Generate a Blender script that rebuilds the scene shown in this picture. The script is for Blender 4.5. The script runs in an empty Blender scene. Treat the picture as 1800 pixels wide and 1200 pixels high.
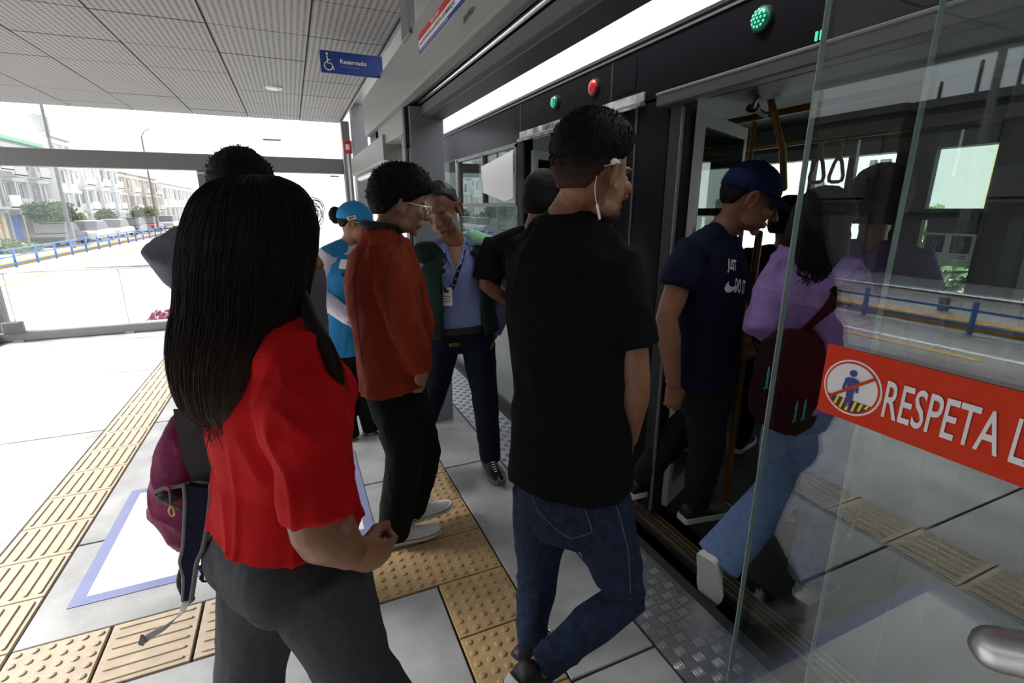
import bpy, bmesh, math, random
import numpy as np
from mathutils import Vector as V, Matrix as M, noise as NZ, Euler
from mathutils.bvhtree import BVHTree
random.seed(7)
S = bpy.context.scene
COL = S.collection
# ------------------------------------------------------------------ camera, sky, exposure
H = 1.57
PITCH = math.atan2(235, 863); YAW = math.radians(23.6)
cd = bpy.data.cameras.new('camera'); cam = bpy.data.objects.new('camera', cd); COL.objects.link(cam)
cd.sensor_width = 36; cd.lens = 863 / 1800 * 36; cd.clip_start = .02; cd.clip_end = 2000
cam.location = (0, 0, H); cam.rotation_euler = (math.pi / 2 - PITCH, 0, -YAW)
S.camera = cam
SKY = 3.5
w = bpy.data.worlds.new('overcast_sky'); S.world = w; w.use_nodes = True
nt = w.node_tree; bg = nt.nodes['Background']
tc = nt.nodes.new('ShaderNodeTexCoord'); sx = nt.nodes.new('ShaderNodeSeparateXYZ')
cr = nt.nodes.new('ShaderNodeValToRGB')
cr.color_ramp.elements[0].position = 0; cr.color_ramp.elements[0].color = (.80, .84, .90, 1)
cr.color_ramp.elements[1].position = .6; cr.color_ramp.elements[1].color = (.97, .985, 1, 1)
nt.links.new(tc.outputs['Generated'], sx.inputs[0]); nt.links.new(sx.outputs['Z'], cr.inputs[0])
nt.links.new(cr.outputs[0], bg.inputs[0]); bg.inputs[1].default_value = SKY
sun_d = bpy.data.lights.new('sun', 'SUN'); sun_d.energy = 28.; sun_d.angle = math.radians(36); sun_d.color = (1, .985, .96)
sun = bpy.data.objects.new('sun', sun_d); COL.objects.link(sun); sun.location = (-20, 15, 20)
sun.rotation_euler = V((.72, -.30, -.72)).to_track_quat('-Z', 'Y').to_euler()
S.view_settings.view_transform = 'Standard'; S.view_settings.look = 'None'
S.view_settings.exposure = -0.7; S.view_settings.gamma = 1; S.view_settings.use_curve_mapping = False

# ------------------------------------------------------------------ geometry from the photograph's perspective
_f = 863.
_fw = V((math.sin(YAW) * math.cos(PITCH), math.cos(YAW) * math.cos(PITCH), -math.sin(PITCH)))
_rt = V((math.cos(YAW), -math.sin(YAW), 0)); _up = _rt.cross(_fw); _C = V((0, 0, H))
def _ray(px, py): return _fw * _f + _rt * (px - 900) + _up * (600 - py)
def P(px, py, hd):
    """point seen at a pixel, at ground distance hd along the heading"""
    d = _ray(px, py); return _C + d * (hd / (d.x * math.sin(YAW) + d.y * math.cos(YAW)))
def FX(px, py, x): d = _ray(px, py); return _C + d * (x / d.x)
def FZ(px, py, z=0): d = _ray(px, py); return _C + d * ((z - H) / d.z)
def FY(px, py, y): d = _ray(px, py); return _C + d * (y / d.y)

# ------------------------------------------------------------------ materials
def mat(name, col, rough=.6, metal=0., var=0., scale=8., bump=0., bscale=60., spec=.5, emit=None, estr=0., coat=0., weave=False, detail=4., col2=None):
    m = bpy.data.materials.new(name); m.use_nodes = True
    n = m.node_tree.nodes; l = m.node_tree.links; b = n['Principled BSDF']
    c = (*col, 1) if len(col) == 3 else col
    b.inputs['Base Color'].default_value = c
    b.inputs['Roughness'].default_value = rough; b.inputs['Metallic'].default_value = metal
    b.inputs['Specular IOR Level'].default_value = spec
    if coat: b.inputs['Coat Weight'].default_value = coat; b.inputs['Coat Roughness'].default_value = .05
    if emit: b.inputs['Emission Color'].default_value = (*emit, 1); b.inputs['Emission Strength'].default_value = estr
    if var or bump or col2: 
        t = n.new('ShaderNodeTexCoord')
    if var or col2:
        nz = n.new('ShaderNodeTexNoise'); nz.inputs['Scale'].default_value = scale; nz.inputs['Detail'].default_value = detail
        l.new(t.outputs['Object'], nz.inputs['Vector'])
        r = n.new('ShaderNodeValToRGB'); r.color_ramp.elements[0].position = .3; r.color_ramp.elements[1].position = .7
        a = tuple(max(0, x * (1 - var)) for x in c[:3]); z = tuple(min(1, x * (1 + var)) for x in c[:3])
        if col2: z = col2
        r.color_ramp.elements[0].color = (*a, 1); r.color_ramp.elements[1].color = (*z, 1)
        l.new(nz.outputs['Fac'], r.inputs[0]); l.new(r.outputs[0], b.inputs['Base Color'])
    if bump:
        nb = n.new('ShaderNodeTexNoise'); nb.inputs['Scale'].default_value = bscale; nb.inputs['Detail'].default_value = 3
        l.new(t.outputs['Object'], nb.inputs['Vector'])
        bp = n.new('ShaderNodeBump'); bp.inputs['Strength'].default_value = bump; bp.inputs['Distance'].default_value = .01
        l.new(nb.outputs['Fac'], bp.inputs['Height']); l.new(bp.outputs[0], b.inputs['Normal'])
    return m
def glass_mat(name, tint=(.9, .95, .94), boost=1.0, rough=0.0, ior=1.5):
    m = bpy.data.materials.new(name); m.use_nodes = True
    n = m.node_tree.nodes; l = m.node_tree.links; n.clear()
    o = n.new('ShaderNodeOutputMaterial'); mx = n.new('ShaderNodeMixShader')
    tr = n.new('ShaderNodeBsdfTransparent'); tr.inputs[0].default_value = (*tint, 1)
    gl = n.new('ShaderNodeBsdfGlossy'); gl.inputs['Roughness'].default_value = rough
    fr = n.new('ShaderNodeFresnel'); ge = n.new('ShaderNodeNewGeometry'); mr = n.new('ShaderNodeMapRange')
    mr.inputs[3].default_value = ior; mr.inputs[4].default_value = 1 / ior; l.new(ge.outputs['Backfacing'], mr.inputs[0]); l.new(mr.outputs[0], fr.inputs[0])
    mu = n.new('ShaderNodeMath'); mu.operation = 'MULTIPLY'; mu.inputs[1].default_value = boost; mu.use_clamp = True
    l.new(fr.outputs[0], mu.inputs[0]); l.new(mu.outputs[0], mx.inputs[0])
    l.new(tr.outputs[0], mx.inputs[1]); l.new(gl.outputs[0], mx.inputs[2]); l.new(mx.outputs[0], o.inputs[0])
    return m

m_conc = mat('concrete', (.33, .33, .33), .75, var=.24, scale=4, bump=.15, bscale=90, detail=8)
m_joint = mat('joint_dark', (.05, .05, .05), .9)
m_tile = mat('tactile_ochre', (.40, .27, .13), .7, var=.14, scale=14, bump=.2, bscale=200)
m_tile2 = mat('tactile_overexposed', (.44, .355, .262), .7, var=.12, scale=14, bump=.2, bscale=200)  # overexposure by light from the left is mixed into this paler tile colour
m_blue_paint = mat('blue_paint', (.19, .21, .37), .6, var=.06)
m_white_paint = mat('white_paint', (.72, .72, .73), .6, var=.05)
m_grey_metal = mat('grey_painted_steel', (.155, .157, .165), .45, var=.04)
m_grey_dark = mat('dark_grey_steel', (.06, .06, .065), .5, var=.05)
m_col = mat('column_grey', (.20, .205, .225), .5, var=.04)
m_beam = mat('beam_grey', (.155, .155, .15), .5, var=.04)
m_fascia = mat('fascia_cream_grey', (.29, .29, .275), .45, var=.03)
m_black = mat('black_plastic', (.012, .012, .013), .5)
m_rubber = mat('black_rubber', (.02, .02, .02), .8)
m_alu = mat('aluminium', (.55, .55, .56), .35, .8)
m_steel = mat('stainless_steel', (.7, .7, .71), .22, 1.)
m_chrome = mat('chrome', (.8, .8, .8), .12, 1.)
m_white = mat('white_plastic', (.8, .8, .8), .4)
m_glass = glass_mat('door_glass', (.84, .88, .87), 1.15)
m_glass_end = glass_mat('end_glass', (.97, .98, .98), 1.2)
m_glass_bus = glass_mat('bus_glass', (.42, .47, .46), 1.6)
m_glass_far = glass_mat('bus_glass_far', (.75, .8, .78), 1.2)
m_red = mat('red_plastic', (.55, .02, .02), .4)
m_sign_red = mat('sign_red', (.62, .045, .016), .75, spec=.15)
m_sign_blue = mat('sign_blue', (.012, .045, .22), .4)
m_ink_blue = mat('ink_blue', (.02, .03, .25), .5)
m_ink_black = mat('ink_black', (.01, .01, .01), .5)
m_ink_yellow = mat('ink_yellow', (.8, .62, .02), .5)
m_paper = mat('white_print', (.78, .78, .78), .6)
m_busblack = mat('bus_black_gloss', (.008, .008, .010), .2, spec=.07)
m_busgrey = mat('bus_grey_panel', (.34, .36, .36), .4, var=.05)
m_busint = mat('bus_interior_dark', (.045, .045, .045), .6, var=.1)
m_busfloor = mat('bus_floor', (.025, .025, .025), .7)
m_doorframe = mat('door_frame_grey', (.42, .44, .43), .45)
m_yellow = mat('yellow_pole', (.20, .10, .012), .4)
m_gold = mat('brass_sill', (.35, .26, .12), .35, .8)
m_tan = mat('tan_grip', (.26, .13, .07), .5)
m_diamond = mat('chequer_plate', (.42, .43, .45), .32, .85, var=.12, scale=30)

# ceiling panel with perforations
def ceil_mat():
    m = mat('perforated_ceiling', (.62, .60, .58), .6)
    n = m.node_tree.nodes; l = m.node_tree.links; b = n['Principled BSDF']
    t = n.new('ShaderNodeTexCoord'); s = n.new('ShaderNodeSeparateXYZ'); l.new(t.outputs['Object'], s.inputs[0])
    def wave(out, per):
        d = n.new('ShaderNodeMath'); d.operation = 'DIVIDE'; d.inputs[1].default_value = per; l.new(out, d.inputs[0])
        f = n.new('ShaderNodeMath'); f.operation = 'FRACT'; l.new(d.outputs[0], f.inputs[0])
        a = n.new('ShaderNodeMath'); a.operation = 'SUBTRACT'; a.inputs[1].default_value = .5; l.new(f.outputs[0], a.inputs[0])
        c = n.new('ShaderNodeMath'); c.operation = 'ABSOLUTE'; l.new(a.outputs[0], c.inputs[0]); return c.outputs[0]
    def less(o, v):
        c = n.new('ShaderNodeMath'); c.operation = 'LESS_THAN'; c.inputs[1].default_value = v; l.new(o, c.inputs[0]); return c.outputs[0]
    mu = n.new('ShaderNodeMath'); mu.operation = 'MULTIPLY'
    l.new(less(wave(s.outputs['X'], .0378), .22), mu.inputs[0]); l.new(less(wave(s.outputs['Y'], .030), .27), mu.inputs[1])
    mx = n.new('ShaderNodeMix'); mx.data_type = 'RGBA'; l.new(mu.outputs[0], mx.inputs[0])
    mx.inputs[6].default_value = (.29, .278, .27, 1); mx.inputs[7].default_value = (.06, .06, .06, 1)
    l.new(mx.outputs[2], b.inputs['Base Color'])
    return m
m_ceil = ceil_mat()

# ------------------------------------------------------------------ mesh helpers
def link(name, me, m=None, parent=None, loc=None, smooth=False):
    if isinstance(me, bmesh.types.BMesh):
        bm = me; bmesh.ops.recalc_face_normals(bm, faces=bm.faces); me = bpy.data.meshes.new(name); bm.to_mesh(me); bm.free()
    if m is not None:
        if isinstance(m, (list, tuple)):
            for q in m: me.materials.append(q)
        else: me.materials.append(m)
    if smooth: me.polygons.foreach_set('use_smooth', [True] * len(me.polygons))
    o = bpy.data.objects.new(name, me); COL.objects.link(o)
    if loc is not None: o.location = loc
    if parent is not None:
        o.parent = parent; o.matrix_parent_inverse = WM(parent).inverted()
    return o
def WM(o):
    m = o.matrix_basis.copy()
    while o.parent: m = o.parent.matrix_basis @ (o.matrix_parent_inverse @ m) if True else m; o = o.parent
    return m
def empty(name, loc, label=None, cat=None, group=None, kind=None):
    o = bpy.data.objects.new(name, None); COL.objects.link(o); o.location = loc; o.empty_display_size = .1
    return tag(o, label, cat, group, kind)
def tag(o, label=None, cat=None, group=None, kind=None):
    if label: o['label'] = label
    if cat: o['category'] = cat
    if group: o['group'] = group
    if kind: o['kind'] = kind
    return o
def struct(name, bm, m, **k): return tag(link(name, bm, m, **k), kind='structure')
def NB(): return bmesh.new()
def box(bm, a, b, mi=0, bev=0):
    """axis box from corner a to corner b"""
    x0, y0, z0 = [min(p, q) for p, q in zip(a, b)]; x1, y1, z1 = [max(p, q) for p, q in zip(a, b)]
    vs = [bm.verts.new(p) for p in ((x0, y0, z0), (x1, y0, z0), (x1, y1, z0), (x0, y1, z0), (x0, y0, z1), (x1, y0, z1), (x1, y1, z1), (x0, y1, z1))]
    fs = [bm.faces.new([vs[i] for i in q]) for q in ((3, 2, 1, 0), (4, 5, 6, 7), (0, 1, 5, 4), (1, 2, 6, 5), (2, 3, 7, 6), (3, 0, 4, 7))]
    for f in fs: f.material_index = mi
    if bev:
        es = set(e for f in fs for e in f.edges)
        r = bmesh.ops.bevel(bm, geom=list(es), offset=bev, segments=1, affect='EDGES', profile=.5)
        for f in r['faces']: f.material_index = mi
    return fs
def boxb(a, b, bev=0): bm = NB(); box(bm, a, b, bev=bev); return bm
def frame_of(d, hint=V((0, 0, 1))):
    d = d.normalized(); 
    if abs(d.dot(hint)) > .97: hint = V((1, 0, 0)) if abs(d.x) < .9 else V((0, 1, 0))
    x = hint.cross(d).normalized(); y = d.cross(x); return x, y
def loft(bm, rings, cap=True, closed=True):
    rv = [[bm.verts.new(p) for p in r] for r in rings]
    n = len(rv[0])
    for a, b in zip(rv, rv[1:]):
        for i in range(n if closed else n - 1):
            j = (i + 1) % n; bm.faces.new((a[i], a[j], b[j], b[i]))
    if cap:
        bm.faces.new(rv[0][::-1]); bm.faces.new(rv[-1])
    return rv
def tube(bm, pts, rad, seg=10, rnd=True, flat=1.0, hint=None):
    pts = [V(p) for p in pts]
    if not hasattr(rad, '__len__'): rad = [rad] * len(pts)
    n = len(pts); d0 = (pts[1] - pts[0]).normalized()
    x, y = frame_of(d0, hint or V((0, 0, 1)))
    rings = []; dprev = d0
    def ring(c, r, x, y): return [c + x * (r * math.cos(2 * math.pi * k / seg)) + y * (r * flat * math.sin(2 * math.pi * k / seg)) for k in range(seg)]
    for i, p in enumerate(pts):
        if i == 0: d = d0
        elif i == n - 1: d = (pts[-1] - pts[-2]).normalized()
        else: d = ((pts[i] - pts[i - 1]).normalized() + (pts[i + 1] - pts[i]).normalized()).normalized()
        q = dprev.rotation_difference(d); x = q @ x; y = q @ y; dprev = d
        if rnd and i == 0:
            for a in (80, 50, 25): a = math.radians(a); rings.append(ring(p - d * rad[0] * math.sin(a), rad[0] * math.cos(a), x, y))
        rings.append(ring(p, rad[i], x, y))
        if rnd and i == n - 1:
            for a in (25, 50, 80): a = math.radians(a); rings.append(ring(p + d * rad[-1] * math.sin(a), rad[-1] * math.cos(a), x, y))
    loft(bm, rings)
def ell(bm, c, r, R=None, seg=16, rg=10):
    c = V(c); R = R or M.Identity(3); rings = []
    for i in range(1, rg):
        a = math.pi * i / rg
        rings.append([c + R @ V((r[0] * math.sin(a) * math.cos(2 * math.pi * k / seg), r[1] * math.sin(a) * math.sin(2 * math.pi * k / seg), -r[2] * math.cos(a))) for k in range(seg)])
    rv = loft(bm, rings, cap=False)
    t = bm.verts.new(c + R @ V((0, 0, -r[2]))); u = bm.verts.new(c + R @ V((0, 0, r[2])))
    for i in range(seg):
        j = (i + 1) % seg; bm.faces.new((t, rv[0][j], rv[0][i])); bm.faces.new((u, rv[-1][i], rv[-1][j]))
def cyl(bm, c, axis, r, h, seg=24, r2=None):
    axis = V(axis).normalized(); x, y = frame_of(axis); c = V(c)
    loft(bm, [[c + axis * (s * h) + x * (q * math.cos(2 * math.pi * k / seg)) + y * (q * math.sin(2 * math.pi * k / seg)) for k in range(seg)] for s, q in ((0, r), (1, r if r2 is None else r2))])
def remesh(bm, voxel, smooth=3, dec=1.0, disp=None):
    bmesh.ops.recalc_face_normals(bm, faces=bm.faces)
    me = bpy.data.meshes.new('t'); bm.to_mesh(me); bm.free()
    o = bpy.data.objects.new('t', me); COL.objects.link(o)
    a = o.modifiers.new('r', 'REMESH'); a.mode = 'VOXEL'; a.voxel_size = voxel
    if smooth: b = o.modifiers.new('s', 'SMOOTH'); b.factor = .5; b.iterations = smooth
    if dec < 1: c = o.modifiers.new('d', 'DECIMATE'); c.ratio = dec
    dg = bpy.context.evaluated_depsgraph_get()
    r = bpy.data.meshes.new_from_object(o.evaluated_get(dg)); bpy.data.objects.remove(o); bpy.data.meshes.remove(me)
    if disp:
        n = len(r.vertices); co = np.empty(n * 3); r.vertices.foreach_get('co', co); co = co.reshape(-1, 3)
        no = np.empty(n * 3); r.vertices.foreach_get('normal', no); no = no.reshape(-1, 3)
        d = np.fromiter((disp(V(p)) for p in co), float, n)
        co += no * d[:, None]; r.vertices.foreach_set('co', co.ravel()); r.update()
    r.polygons.foreach_set('use_smooth', [True] * len(r.polygons))
    return r
def folds(amp, sc=(9, 9, 5), seed=0., dirv=None):
    sc = V(sc)
    def f(p):
        q = V((p.x * sc.x + seed, p.y * sc.y, p.z * sc.z)); q += NZ.noise_vector(q * .6) * .9
        a = NZ.noise(q); r = 1 - abs(a) * 2.4
        return amp * (.6 * NZ.noise(q * .5) + .8 * max(0, r) ** 2 - .35)
    return f
def text_mesh(s, size=1., font_shear=0., bold=0.0, ex=0.0):
    c = bpy.data.curves.new('t', 'FONT'); c.body = s; c.size = size; c.shear = font_shear; c.offset = bold; c.extrude = ex; c.resolution_u = 3
    o = bpy.data.objects.new('t', c); COL.objects.link(o)
    dg = bpy.context.evaluated_depsgraph_get(); me = bpy.data.meshes.new_from_object(o.evaluated_get(dg))
    bpy.data.objects.remove(o); bpy.data.curves.remove(c); return me
def flat_text(name, s, org, ux, uy, width=None, height=None, m=None, parent=None, bold=.0, shear=0., off=.0015):
    """text laid flat: org = lower left, ux/uy unit vectors, scaled to the given width and cap height"""
    me = text_mesh(s, 1., shear, bold)
    xs = [v.co.x for v in me.vertices]; ys = [v.co.y for v in me.vertices]
    x0, x1, y0, y1 = min(xs), max(xs), min(ys), max(ys)
    ky = height / (y1 - y0); kx = width / (x1 - x0) if width else ky
    ux, uy, org = V(ux), V(uy), V(org); nn = ux.cross(uy)
    for v in me.vertices: v.co = org + ux * ((v.co.x - x0) * kx) + uy * ((v.co.y - y0) * ky) + nn * off
    bq = bmesh.new(); bq.from_mesh(me); bmesh.ops.remove_doubles(bq, verts=bq.verts, dist=height * .002); bmesh.ops.dissolve_degenerate(bq, edges=bq.edges, dist=height * .001)
    for fc in bq.faces:
        fc.normal_update()
        if fc.normal.dot(nn) < 0: fc.normal_flip()
    bmesh.ops.triangulate(bq, faces=bq.faces[:]); bq.to_mesh(me); bq.free(); me.polygons.foreach_set('use_smooth', [False] * len(me.polygons))
    return link(name, me, m, parent)
def poly_plate(bm, org, ux, uy, pts, th=.001):
    org, ux, uy = V(org), V(ux), V(uy); nn = ux.cross(uy)
    a = [bm.verts.new(org + ux * p[0] + uy * p[1]) for p in pts]; b = [bm.verts.new(org + ux * p[0] + uy * p[1] + nn * th) for p in pts]
    n = len(pts); bm.faces.new(b); bm.faces.new(a[::-1])
    for i in range(n): j = (i + 1) % n; bm.faces.new((a[i], a[j], b[j], b[i]))
def disc_pts(cx, cy, rx, ry=None, n=40): ry = ry or rx; return [(cx + rx * math.cos(2 * math.pi * k / n), cy + ry * math.sin(2 * math.pi * k / n)) for k in range(n)]
def rnd_rect(x0, y0, x1, y1, r, n=5):
    o = []
    for cx, cy, a in ((x1 - r, y0 + r, -90), (x1 - r, y1 - r, 0), (x0 + r, y1 - r, 90), (x0 + r, y0 + r, 180)):
        for k in range(n + 1): t = math.radians(a + 90 * k / n); o.append((cx + r * math.cos(t), cy + r * math.sin(t)))
    return o

# ------------------------------------------------------------------ station floor
Y0, Y1 = -5.2, 7.95
bm = NB(); box(bm, (-3.45, Y0, -.9), (1.40, Y1, -.012))
floor = struct('floor', bm, m_joint)
xs_l = [-3.44, -1.41]; g = .006
ys = [-5.19, -3.53, -1.98, -.42, 1.13, 2.69, 4.22, 5.77, 7.32, 7.94]
def slab(x0, x1, y0, y1):
    link('slab', boxb((x0 + g, y0 + g, -.012), (x1 - g, y1 - g, 0), .0025), m_conc, floor)
TB0, TB1 = 1.745, 2.045         # cross band of tactile tiles
for a, b in zip(ys, ys[1:]):
    slab(-3.44, -1.41, a, b); slab(.715, 1.075, a, b)
    segs = [(a, b)]
    if a < TB0 < b: segs = [(a, TB0), (TB1, b)]
    for c, d in segs: slab(-1.11, .415, c, d)
# tactile tiles
def tile_mesh(kind):
    bm = NB(); s = .147; box(bm, (-s, -s, -.012), (s, s, .002), bev=.002)
    if kind == 'dome':
        for i in range(6):
            for j in range(6):
                c = V((-.122 + .0488 * i, -.122 + .0488 * j, .002)); k = 8
                r = [[c + V((q * math.cos(2 * math.pi * a / k), q * math.sin(2 * math.pi * a / k), z)) for a in range(k)] for q, z in ((.0145, -.0005), (.0115, .0042), (.006, .0055))]
                loft(bm, r)
    else:
        for i in range(6):
            x = -.122 + .0488 * i; L = .128
            prof = ((.0085, -.0005), (.0062, .0048), (.003, .0052))
            for w_, z_ in ():
                pass
            rings = []
            for w_, z_ in prof:
                r = [(x + w_ * math.cos(t), (L - .009 + w_) * 1 if False else (L - .009) + w_ * math.sin(t)) for t in [math.pi * k / 4 for k in range(5)]]
                r += [(x + w_ * math.cos(t), -(L - .009) + w_ * math.sin(t)) for t in [math.pi + math.pi * k / 4 for k in range(5)]]
                rings.append([V((p[0], p[1], .002 + z_)) for p in r])
            loft(bm, rings)
    bmesh.ops.recalc_face_normals(bm, faces=bm.faces)
    me = bpy.data.meshes.new('tactile_tile'); bm.to_mesh(me); bm.free(); return me
T = {}
for k in ('dome', 'bar'):
    for mm in (m_tile, m_tile2):
        me = tile_mesh(k); me.materials.append(mm); T[k, mm.name] = me
def tile(kind, x, y, rot=0, mm=m_tile):
    o = bpy.data.objects.new('tactile_tile', T[kind, mm.name]); COL.objects.link(o)
    o.location = (x, y, 0); o.rotation_euler = (0, 0, rot); o.parent = floor
TP = .3
for i in range(-23, 22):
    y = TB0 + .15 + TP * i
    if not (Y0 + .2 < y < 7.75): continue
    tile('dome', .565, y, 0, m_tile)
    tile('dome' if i == 0 else 'bar', -1.26, y, 0, m_tile2)
for i in range(5):
    x = -1.26 + TP * (i + 1) + .006 * (i + 1)
    tile('dome' if i in (0, 4) else 'bar', x, TB0 + .15, math.pi / 2, m_tile2 if i < 4 else m_tile)
# painted wheelchair bays: white field with a blue outline
def bay(x0, x1, y0, y1, w=.05):
    link('white_bay_paint', boxb((x0 + w, y0 + w, .0), (x1 - w, y1 - w, .0025)), m_white_paint, floor)
    for a, b in (((x0, y0), (x1, y0 + w)), ((x0, y1 - w), (x1, y1)), ((x0, y0 + w), (x0 + w, y1 - w)), ((x1 - w, y0 + w), (x1, y1 - w))):
        link('blue_line_paint', boxb((a[0], a[1], 0), (b[0], b[1], .003)), m_blue_paint, floor)
bay(-1.0, .225, 2.22, 3.16)
bay(-1.0, .225, -.15, .93)
# chequer plate along the edge
bm = NB(); box(bm, (1.078, Y0, -.012), (1.372, 7.9, .0)); plate = link('chequer_plate', bm, m_diamond, floor)
bm = NB()
def lug(cx, cy, ang, L=.0185, w=.0014, h=.0022):
    d = V((math.cos(ang), math.sin(ang), 0)); n_ = V((-d.y, d.x, 0)); c = V((cx, cy, 0))
    q = [c - d * L, c + n_ * w * 1.6, c + d * L, c - n_ * w * 1.6]; t = c + V((0, 0, h)); t1 = t - d * L * .6; t2 = t + d * L * .6
    a = [bm.verts.new(p) for p in q]; u, v = bm.verts.new(t1), bm.verts.new(t2)
    bm.faces.new((a[0], u, a[3])); bm.faces.new((a[3], u, v, a[2])); bm.faces.new((a[2], v, a[1])); bm.faces.new((a[1], v, u, a[0]))
pit = .046; nx = int(.285 / pit); ny = int(4.2 / pit)
for i in range(nx):
    for j in range(ny):
        cx = 1.096 + i * pit; cy = .2 + j * pit; hor = (i + j) % 2
        for k in range(-2, 3):
            if hor: lug(cx, cy + k * .0085, 0)
            else: lug(cx + k * .0085, cy, math.pi / 2)
tag(link('raised_lugs', bm, m_diamond, plate), kind='stuff')
link('edge_rubber', boxb((1.374, Y0, -.06), (1.425, 7.9, -.002), .004), m_rubber, floor)
link('edge_gutter_joint', boxb((1.074, Y0, -.011), (1.079, 7.9, -.006)), m_joint, floor)

# ------------------------------------------------------------------ ceiling
CZ = 2.70
bm = NB(); box(bm, (-3.45, Y0, CZ + .012), (.76, 7.72, CZ + .20)); ceiling = struct('ceiling', bm, m_joint)
cx = [-3.40, -2.785, -2.18, -1.575, -.97, -.365, .24, .75]; cyy = [4.02 + .66 * k for k in range(-14, 6)] + [7.71]
for i in range(len(cx) - 1):
    for j in range(len(cyy) - 1):
        tilt = random.uniform(-.002, .002)
        link('ceiling_panel', boxb((cx[i] + .006, cyy[j] + .005, CZ + tilt), (cx[i + 1] - .006, cyy[j + 1] - .005, CZ + .014)), m_ceil, ceiling)
for y in (5.75, 2.0, -1.8):
    bm = NB(); cyl(bm, (-.02, y, CZ - .012), (0, 0, 1), .075, .02, 32); cyl(bm, (-.02, y, CZ - .018), (0, 0, 1), .055, .01, 32)
    tag(link('ceiling_lamp', bm, m_white, smooth=False), {5.75: 'small round white lamp flush in the perforated ceiling', 2.0: 'round white ceiling lamp overhead out of view', -1.8: 'round white ceiling lamp behind the viewer'}[y], 'lamp')
# light trim along the ceiling edge
struct('trim_1', boxb((.765, Y0, CZ + .005), (.785, 7.72, CZ + .20)), m_fascia)
bm = NB(); box(bm, (.80, Y0, CZ + .19), (1.02, 7.72, CZ + .22)); struct('trim_2', bm, m_fascia)

# ------------------------------------------------------------------ header over the platform doors
hd_ = empty('wall_right', (.7, 1, 2.2), kind='structure')
link('fascia_panel', boxb((.70, -5, 2.205), (.725, 4.94, 2.50), .004), m_fascia, hd_)
link('fascia_lip', boxb((.70, -5, 2.192), (.745, 4.94, 2.206)), m_fascia, hd_)
link('header_beam', boxb((.74, -5, 2.27), (1.0, 4.94, 2.46)), m_grey_dark, hd_)
link('soffit_plate', boxb((.855, -5, 2.125), (.985, 4.94, 2.16), .003), m_grey_dark, hd_)
link('soffit_lip', boxb((.845, -5, 2.15), (.865, 4.94, 2.205)), m_grey_metal, hd_)
link('outer_flange', boxb((.975, -5, 2.15), (1.0, 4.94, 2.28)), m_grey_dark, hd_)
bm = NB(); tube(bm, [(.79, -5, 2.235), (.79, 4.9, 2.235)], .022, 12); link('door_track', bm, mat('track_tube', (.16, .155, .15), .4, .5), hd_, smooth=True)
bm = NB(); tube(bm, [(.825, -5, 2.215), (.825, 4.9, 2.215)], .012, 10); link('door_guide_rod', bm, m_steel, hd_, smooth=True)
link('bay_header', boxb((.735, 3.46, 2.05), (.93, 4.45, 2.205), .004), m_fascia, hd_)
link('lower_header_box', boxb((.715, 4.15, 1.93), (.93, 6.35, 2.12), .004), m_fascia, hd_)
link('end_cap', boxb((.74, 4.6, 2.12), (.92, 4.93, 2.2)), m_black, hd_)
link('fascia_bracket', boxb((.68, 2.93, 2.47), (.72, 3.12, 2.69), .003), m_grey_metal, hd_)
bm = NB(); tube(bm, [(.80, 4.25, 1.905), (.80, 6.3, 1.905)], .035, 12); link('header_tube', bm, m_alu, hd_, smooth=True)
# column
bm = NB(); box(bm, (.76, 3.38, -.01), (.985, 3.66, 2.20), bev=.006); column = struct('trim_3', bm, m_col)
link('column_guide', boxb((.733, 3.40, 1.95), (.757, 3.46, 2.2)), m_black, column)
for y in (3.40, 3.44):
    link('column_rod', boxb((.738, y, .0), (.752, y + .012, 1.96)), m_black, column)
# stickers on the fascia
def fas(y, z): return V((.6985, y, z))
st = empty('warning_sticker', fas(2.5, 2.37), 'red white and blue danger sticker on the cream fascia over the doors', 'sticker')
UX, UZ = V((0, -1, 0)), V((0, 0, 1))
def plate_on(name, x, ya, yb, za, zb, m, parent, th=.001):
    return link(name, boxb((x, ya, za), (x - th, yb, zb)), m, parent)
plate_on('sticker_sheet', .6998, 2.795, 2.05, 2.332, 2.424, m_paper, st)
plate_on('red_band', .6988, 2.793, 2.05, 2.394, 2.4235, m_red, st)
plate_on('blue_band', .6988, 2.793, 2.05, 2.3325, 2.353, m_ink_blue, st)
flat_text('sticker_text', 'PELIGRO', (.6978, 2.55, 2.400), UX, UZ, .15, .018, m_paper, st, .01)
flat_text('sticker_text', 'NO APOYARSE EN LAS PUERTAS DE EMBARQUE', (.6978, 2.77, 2.361), UX, UZ, .60, .022, m_ink_black, st, .01)
flat_text('sticker_text', 'MANTENGA LA DISTANCIA AL BORDE', (.6978, 2.77, 2.338), UX, UZ, .5, .009, m_paper, st)
tag(flat_text('small_lettering', 'ppAko', (.6978, 2.065, 2.258), UX, UZ, .12, .035, m_ink_black, None, .02), 'small dark maker lettering low on the cream fascia', 'lettering')
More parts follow.
